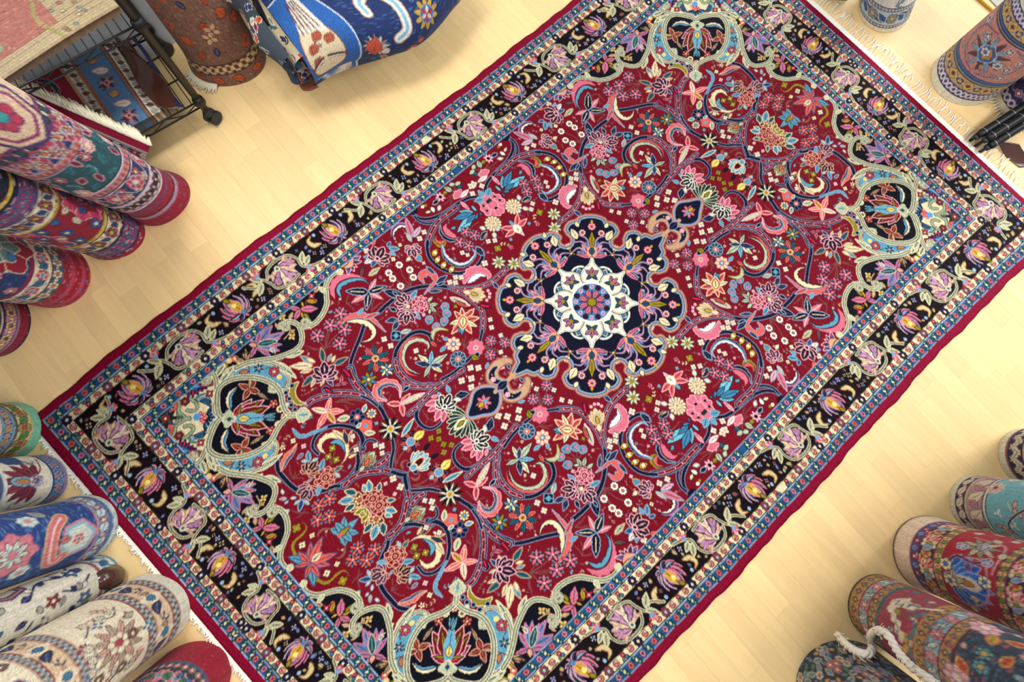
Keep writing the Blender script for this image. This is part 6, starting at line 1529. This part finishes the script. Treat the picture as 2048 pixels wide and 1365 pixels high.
# lies like a ramp: low at the rack's front corner, high at the wall
e_ = p1 - p0; L_ = np.linalg.norm(e_)
dwn = at(296, 330, .17) - p0
def ramp_rug():
    cell = .0042; L2 = .11; cv = Canvas(0, L_, 0, L2, cell / 2, C('2a1c30')); paint_rededge(cv, L_, L2); img = down(cv.a, 2); ny, nx = img.shape[:2]
    a, b = np.meshgrid((np.arange(nx) + .5) / nx, (np.arange(ny) + .5) / ny)
    dn = dwn / np.linalg.norm(dwn) * L2
    V = p0 + a[..., None] * e_ + b[..., None] * dn; V[..., 2] += .012 * np.sin(b * 2.2)
    idx = np.arange(nx * ny).reshape(ny, nx); Q = np.stack([idx[:-1, :-1], idx[:-1, 1:], idx[1:, 1:], idx[1:, :-1]], -1).reshape(-1, 4)
    n = nx * ny; V = V.reshape(-1, 3); Vb = V + np.array([*(rn * .012), -.012])
    per = np.r_[idx[0, :], idx[1:, -1], idx[-1, -2::-1], idx[-2:0:-1, 0]]; Qs = np.stack([per, per + n, np.roll(per, -1) + n, np.roll(per, -1)], -1)
    root = empty('fringed_rug', tuple(float(x) for x in p0)); tag(root, 'rug edge with crimson band and thick cream fringe sloping behind the teal roll', 'rug')
    me = mesh_np('slanted_face', np.vstack([V, Vb]), np.vstack([Q, Q[:, ::-1] + n, Qs])); c = np.clip(img.reshape(-1, 3), .003, .9); paint(me, np.vstack([c, c * .7])); link('slanted_face', me, WEAVE, root)
    rg = random.Random(4); back = np.array([*(rn * .055), .012])
    for k in range(150):
        q = k / 149; s = p0 + e_ * q; l = rg.uniform(.7, 1.1); sd = e_ / L_ * rg.uniform(-.02, .02)
        pts = [s, s + back * .45 * l + sd * .5 + (0, 0, .006), s + back * l + sd + (0, 0, -.004 + rg.uniform(-.006, .008))]
        link('fringe_tuft', tube_mesh('fringe_tuft', pts, [.0045, .0052, .0030], 5), CREAM_WOOL, root)
ramp_rug()
# ---------------- second rack with the big folded blue rug
b0, b1 = at(650, 204, .10), at(950, 18, .10)
be = (b1 - b0)[:2]; BL = np.linalg.norm(be) * 1.0; be /= np.linalg.norm(be); bn = np.array([-be[1], be[0]])
if bn @ (b0[:2] - CAM[:2]) < 0: bn = -bn
pf = at(588, 163)[:2]
rack2 = empty('tube_rack', (float(pf[0]), float(pf[1]), 0)); tag(rack2, 'slim black tube rack carrying the big folded blue rug', 'rack')
for p, nme in ((pf, 'post'), (pf + be * .78 + bn * .02, 'post'), (pf + bn * .40, 'post'), (pf + be * .78 + bn * .40, 'post')):
    link('post', tube_mesh('post', [(p[0], p[1], 0.002), (p[0], p[1], .4), (p[0], p[1], .95)], .010, 10), BLACKM, rack2)
for z in (.085, .80):
    q = [pf + be * .78 + bn * .02, pf + be * .78 + bn * .40, pf + bn * .40, pf]
    for i in range(4):
        a, b = q[i], q[(i + 1) % 4]
        if i == 0 or z < .5 or i == 2: link('rail', tube_mesh('rail', [(a[0], a[1], z), (b[0], b[1], z)], .007, 8), BLACKM, rack2)
a, b = pf, pf + bn * .40
link('brace', tube_mesh('brace', [(a[0], a[1], .22), (b[0], b[1], .22)], .006, 8), BLACKM, rack2)
def paint_big(cv, L1, L2):
    """L1 runs along the rug's long near edge, L2 over the front and up"""
    m = mk(cv); NVY = C('1f2f5c'); u = .0016
    streaks_ = random.Random(5)
    for _ in range(1500):
        p = V2_(streaks_.uniform(0, L1), streaks_.uniform(0, L2)); cv.stroke(np.array([p, p + (.02, 0)]), .0022, streaks_.choice((C('3a5684'), C('16224a'), C('4a6a98'))))
    # pear-shaped panel
    q = sp(np.array([(.02, .16), (.20, .12), (.26, .26), (.24, .42), (.14, .60), (.0, .60)]), 6); cv.fill(np.vstack([q, [(0, .16)]]), C('2a5a9c')); cv.stroke(q, .006, C('c8d0d8'))
    q = sp(np.array([(.03, .20), (.10, .175), (.17, .20), (.195, .27), (.175, .36), (.11, .44), (.04, .40), (.015, .30)]), 6, True); cv.fill(q, C('cfc0a0')); cv.stroke(q, .006, C('6a3a30'), True)
    cv.fill(np.array([(.045, .40), (.165, .36), (.13, .56), (.09, .58)]), C('d8cfc0'))
    for x in (.06, .08, .10, .12, .14): cv.stroke(np.array([(x, .39), (.085 + (x - .085) * .45, .56)]), .006, C('5a2c30'))
    for x, y, a in ((.06, .32, .6), (.10, .36, 1.4), (.145, .33, 2.0), (.05, .26, .3)):
        for s_ in (-1, 0, 1): almond(cv, (x + s_ * .012, y - .02), (x + s_ * .012 + .01, y + .022), .25, C('b05a44'))
    cv.stroke(sp(np.array([(.03, .24), (.09, .26), (.18, .24)]), 5), .022, C('5a3a34')); cv.stroke(sp(np.array([(.03, .235), (.09, .255), (.18, .235)]), 5), .007, C('d8cfc0')); cv.stroke(np.array([(.10, .20), (.095, .31)]), .014, C('cfc0a0')); petals(cv, (.095, .32), .014, 5, [C('2a5a48')], C('b03c40'), None, w=.25)
    for k, c in enumerate((C('d0c8bc'), C('9a3040'), C('d0c8bc'), C('7a2434'))): cv.stroke(np.array([(.02, .125 - k * .012), (.20, .150 - k * .012)]), .010, c)
    cv.fill(np.array([(.06, .09), (.16, .10), (.12, .015)]), C('d6d2cc')); petals(cv, (.115, .072), .020, 3, [C('2a4a88')], C('7fa0b8'), None, w=.3, rot=1.57)
    p = V2_(.33, .24); petals(cv, p, .062, 13, [C('cfc8bc'), C('9a8a84')], None, C('6a4a48'), w=.12); almond(cv, p - (.03, .045), p + (.01, .05), .35, C('b8503c')); almond(cv, p + (.02, -.055), p + (.05, -.02), .4, C('d0ccc4'), C('8a2c44'))
    q = sp(np.array([(.44, .26), (.50, .30), (.50, .42), (.43, .50), (.36, .46), (.36, .40)]), 6); cv.stroke(q, .050, C('c0925c')); cv.stroke(q, .040, C('cfd8d8')); cv.stroke(q, .016, C('7fa8b8'))
    p = V2_(.62, .30); petals(cv, p, .070, 10, [C('bf9a3c')], C('3a68a8'), None, w=.18, tip=.6, rc=.55); petals(cv, p, .035, 6, [C('b03040'), C('d8c8b0')], None, None, w=.25)
    rosette(cv, (.50, .16), .028, 7, C('b8503c'), C('e0d8cc'), C('7a2c2c')); rosette(cv, (.55, .20), .016, 6, C('b8503c'), C('c86a50'), C('7a2c2c'))
    q = sp(np.array([(.24, .04), (.30, .08), (.34, .05), (.38, .10), (.35, .16)]), 5); cv.stroke(q, .026, C('c8a088')); cv.stroke(q, .014, C('8a4a44'))
    almond(cv, (.20, .02), (.25, .13), .3, C('c8a078'), C('7a2c34')); almond(cv, (.42, .05), (.47, .10), .3, C('d0c4b0'), C('2a2c48')); 
    p = V2_(.34, .55); 
    for dx in (-.02, 0, .02): cv.disc(p + (dx, abs(dx)), .018, C('b02c44'))
    p = V2_(.76, .38); petals(cv, p, .055, 11, [C('c8ccc8'), C('2a4068')], C('9a6a4c'), C('6a7a98'), w=.14)
    q = sp(np.array([(.70, .12), (.80, .16), (.88, .14)]), 5); cv.stroke(q, .034, C('c8a088')); cv.stroke(q, .018, C('7a3a4c'))
    for a_, c in ((L1 - .11, C('6a5a54')), (L1 - .085, C('c4b8a4')), (L1 - .06, C('5a4a48')), (L1 - .035, C('c4a88c'))): cv.fill(np.array([(a_, 0), (a_ + .025, 0), (a_ + .025, L2), (a_, L2)]), c)
    for k, x in enumerate(np.arange(.02, .2, .03)): almond(cv, (x, .0), (x + .02, .03), .35, (C('b8502c'), C('cfc8bc'), C('2a5a9c'))[k % 3], C('1c1c38'))
def big_rug():
    zb, T = .10, .20
    L2 = .58; cell = .0036; kk = BL / .95; cv = Canvas(0, BL / kk, 0, L2 / kk, cell / 2 / kk, C('1f2f5c')); paint_big(cv, BL / kk, L2 / kk); img = down(cv.a, 2); ny, nx = img.shape[:2]
    rng = np.random.default_rng(4); img = np.clip(img * (1 + .1 * rng.standard_normal((ny, nx, 1))), .003, .9)
    a = (np.arange(nx) + .5) / nx * BL; s = (np.arange(ny) + .5) / ny * L2
    # cross-section: down the rounded front, then over the top towards the wall, rising slightly
    prof = []
    for q in s:
        arc = T * .5 * math.pi
        if q < arc:
            th = -math.pi / 2 + q / (T * .5); prof.append((T * .5 - T * .5 * math.cos(th), zb + T * .5 + T * .5 * math.sin(th)))
        else: prof.append((T * .5 + (q - arc) * .985, zb + T + (q - arc) * .17))
    prof = np.array(prof)
    Aa, Pi = np.meshgrid(a, np.arange(ny))
    off, zz = prof[Pi, 0], prof[Pi, 1]
    sag = .018 * np.sin(Aa / BL * 5.0 + .5) + .010 * np.sin(Aa * 14)
    zz = zz + sag * (zz > zb + .05) + .02 * np.sin(Aa / BL * 3.1)
    off = off + .030 * np.sin(Aa / BL * 6.5 + 1.0) * (1 - np.clip(off / .5, 0, 1)) - .03 * np.sin(Aa / BL * math.pi)
    V = np.stack([b0[0] + be[0] * Aa + bn[0] * off, b0[1] + be[1] * Aa + bn[1] * off, zz], -1)
    idx = np.arange(nx * ny).reshape(ny, nx); Q = np.stack([idx[:-1, :-1], idx[:-1, 1:], idx[1:, 1:], idx[1:, :-1]], -1).reshape(-1, 4)
    Vf = V.reshape(-1, 3).copy(); n = len(Vf)
    root = empty('folded_rug', (float(b0[0]), float(b0[1]), zb)); tag(root, 'big folded navy blue pictorial rug with cream pear panel on the tube rack', 'rug')
    # underside and end closures
    per0 = idx[:, 0]; per1 = idx[:, -1]; bot = idx[0, :]
    me = mesh_np('folded_face', Vf, Q); paint(me, img.reshape(-1, 3)); link('folded_face', me, WEAVE, root)
    w = .40
    base = [b0[:2] + bn * .10, b0[:2] + be * BL + bn * .10, b0[:2] + be * BL + bn * w, b0[:2] + bn * w]
    link('under_fold', box_mesh('under_fold', base, zb + .012, zb + T * .8), plain('folded_back', (70, 66, 84), .9, noise=.3, nscale=60), root)
    # folds showing at the near end
    for k, (o, z, hgt, c) in enumerate(((-.035, zb + .02, .065, (150, 90, 66)), (-.06, zb + .075, .06, (64, 88, 120)), (-.045, zb + .13, .055, (190, 172, 140)), (-.085, zb + .165, .06, (58, 66, 74)))):
        cvf = Canvas(0, .36, 0, .24, .0036, srgb_hex(c)); m = mk(cvf); rg = random.Random(k)
        for _ in range(60):
            p = V2_(rg.uniform(0, .36), rg.uniform(0, .24)); e2 = rg.uniform(0, 6.28); almond(cvf, p, p + .035 * V2_(math.cos(e2), math.sin(e2)), .3, rg.choice((C('2a3a6a'), C('b8502c'), C('cfc4a8'), C('3a6a78'), C('8a2c3c'), C('1c2038'))), rg.choice((None, C('d8d0c0'))))
        im = down(cvf.a, 1); ny2, nx2 = im.shape[:2]
        aa, bb = np.meshgrid((np.arange(nx2) + .5) / nx2 * .36 + .05, (np.arange(ny2) + .5) / ny2)
        th = (bb - .5) * math.pi; rr = hgt * .62
        ox = o + .05 - np.cos(th) * (.05 + .012 * np.sin(aa * 30 + k)); oz = z + hgt / 2 + np.sin(th) * rr
        Vv = np.stack([b0[0] + bn[0] * aa + be[0] * ox, b0[1] + bn[1] * aa + be[1] * ox, oz + .17 * (aa - .1) * .6 + .008 * np.sin(aa * 22 + k)], -1).reshape(-1, 3)
        ix = np.arange(nx2 * ny2).reshape(ny2, nx2); Qq = np.stack([ix[:-1, :-1], ix[:-1, 1:], ix[1:, 1:], ix[1:, :-1]], -1).reshape(-1, 4)
        me = mesh_np('fold', Vv, Qq); paint(me, np.clip(im.reshape(-1, 3), .003, .9)); link('fold', me, WEAVE, root)
def srgb_hex(c): return np.array(c, np.float32)
big_rug()
# ---------------- small things
cap = r = Roll((228, 1158), 17, (965, 815))
p = at(236, 1150)
pts = [(p[0] - .002, p[1], .004), (p[0], p[1], .02), (p[0] - .004, p[1] + .002, .06), (p[0] - .010, p[1] + .006, .10)]
tag(link('brown_stub', tube_mesh('brown_stub', [np.array(q) for q in pts], [.024, .034, .034, .026], 18), BROWNP), 'glossy brown plastic wrapped stub between the blue and cream rolls', 'packaging')
# twisted white cord
def cord():
    P2 = ((1674, 1270), (1694, 1292), (1718, 1306), (1738, 1308), (1745, 1292), (1742, 1272), (1758, 1262), (1778, 1274), (1798, 1306), (1826, 1336), (1862, 1362), (1900, 1392))
    base = []
    for i, (u, v) in enumerate(P2):
        q = min((r_spec.hit(u, v, .014), q_spec.hit(u, v, .014)), key=lambda w_: np.linalg.norm(w_ - CAM))
        base.append(q)
    zz = [b[2] for b in base]
    c = sp3(base, 10)
    root = empty('white_cord', tuple(float(x) for x in base[0])); tag(root, 'twisted white cotton cord draped over the dark navy rug', 'cord')
    d = np.gradient(c, axis=0); d /= np.linalg.norm(d, axis=1)[:, None]
    n1 = np.cross(d, (0, 0, 1.)); n1 /= np.linalg.norm(n1, axis=1)[:, None]; n2 = np.cross(n1, d)
    for k in range(3):
        ph = np.arange(len(c)) * .55 + k * 2.094
        link('strand', tube_mesh('strand', c + .0062 * (n1 * np.cos(ph)[:, None] + n2 * np.sin(ph)[:, None]), .0068, 7), WHITE_WOOL, root)
    rg = random.Random(2); hairs = []
    for _ in range(90):
        i = rg.randrange(len(c)); a = rg.uniform(0, 6.28); e = n1[i] * math.cos(a) + n2[i] * math.sin(a); p = c[i] + e * .010
        hairs.append(tube_mesh('h', [p, p + e * .008 + d[i] * .010, p + e * .012 + d[i] * .022], [.0016, .0013, .0005], 4))
    tag(link('loose_fibres', join_meshes('loose_fibres', hairs), WHITE_WOOL, root), kind='stuff')
cord()
# folded black stand and brown film at the right edge, fringe of the purple roll
st0 = at(1990, 268, .10); st1 = at(2075, 214, .16)
root = empty('folded_stand', tuple(float(x) for x in (st0[0], st0[1], 0))); tag(root, 'bundle of folded black stand legs with silver seams near the rug fringe', 'stand')
dv = st1 - st0; sdx = np.array([-dv[1], dv[0], 0]); sdx /= np.linalg.norm(sdx)
SILV = plain('silver_seam', (170, 176, 180), .3, .8)
for k in range(3):
    o_ = sdx * (-.030 + .030 * k); z_ = np.array([0, 0, .016 * (k == 1) - .05])
    leg = link('leg', tube_mesh('leg', [st0 + o_ + z_ - dv * (.02 * k), st0 + o_ + z_ + dv * .05, st0 + o_ + z_ + dv * 1.0, st0 + o_ + z_ + dv * 2.2], [.012, .017, .017, .017], 12), BLACKM, root)
    for q in (.12, .42, .8):
        c = st0 + o_ + z_ + dv * q; link('seam', tube_mesh('seam', [c, c + dv * .012], .0178, 12), SILV, leg)
    ft = st0 + o_ + z_ - dv * (.02 * k); link('leg_tip', tube_mesh('leg_tip', [ft + (0, 0, 0), (ft[0] - dv[0] * .06, ft[1] - dv[1] * .06, ft[2] - .01)], [.014, .011], 10), RUBBER, leg)
    f2 = st0 + o_ + z_ + dv * .04; link('foot_strut', tube_mesh('foot_strut', [(f2[0], f2[1], .002), (f2[0], f2[1], f2[2])], .006, 8), BLACKM, leg)
g = []
for k in range(4):
    q = k / 3; g.append([at(1994 + 44 * q, 280 + 8 * q, .03 + .02 * q), at(2012 + 40 * q, 312 - 4 * q, .006 + .02 * q), at(2040 + 40 * q, 335 - 4 * q, .004)])
sheet('plastic_film', 'sheet of dark brown plastic film under the folded black stand', 'packaging', g, BROWNP)
rg = random.Random(7); mm = m_roll; rs = Roll((2046, 200), 60, VPT, 2.2)
for k in range(26):
    th = rs.f + (k / 25 - .5) * 2.4; p = rs.pos(np.array(th), np.array(.012)); o = np.array([math.cos(th), math.sin(th), 0])
    link('fringe_tuft', tube_mesh('fringe_tuft', [p, p + o * .018 + (0, 0, -.006), p + o * .04 + np.array([rg.uniform(-.008, .008), rg.uniform(-.008, .008), -.009])], [.0035, .0035, .002], 5), CREAM_WOOL, mm)
rg = random.Random(9); fb = s_spec
for k in range(30):
    th = s_spec.f - .75 - k / 29 * .9; p = s_spec.pos(np.array(th), np.array(.015)); o = np.array([math.cos(th), math.sin(th), 0])
    link('fringe_tuft', tube_mesh('fringe_tuft', [p, p + o * .014 + (0, 0, -.006), p + o * .032 + np.array([rg.uniform(-.008, .008), rg.uniform(-.008, .008), -.011])], [.0035, .0035, .002], 5), CREAM_WOOL, s_roll)
y0, y1, y2 = at(1945, -14, .006), at(1968, 6, .006), at(1996, 30, .006)
tag(link('yellow_cable', tube_mesh('yellow_cable', sp3([y0, y1, y2], 6), .0055, 8), plain('yellow_pvc', (214, 168, 24), .4)), 'yellow cable lying on the floor beyond the pink roll', 'cable')
P = [at(1950, -30)[:2], at(1998, 20)[:2], at(2110, 20)[:2], at(2110, -60)[:2]]
tag(link('floor_mat', box_mesh('floor_mat', P, .0, .004), GREYP), 'grey beige floor mat beyond the yellow cable', 'mat')
P = [at(1655, 0)[:2], at(1694, 1)[:2], at(1690, -40)[:2], at(1645, -40)[:2]]
me = box_mesh('dark_box', P, 0, .12)
tag(link('dark_box', me, plain('dark_card', (44, 36, 34), .7)), 'low dark box behind the white rolled rug', 'box')
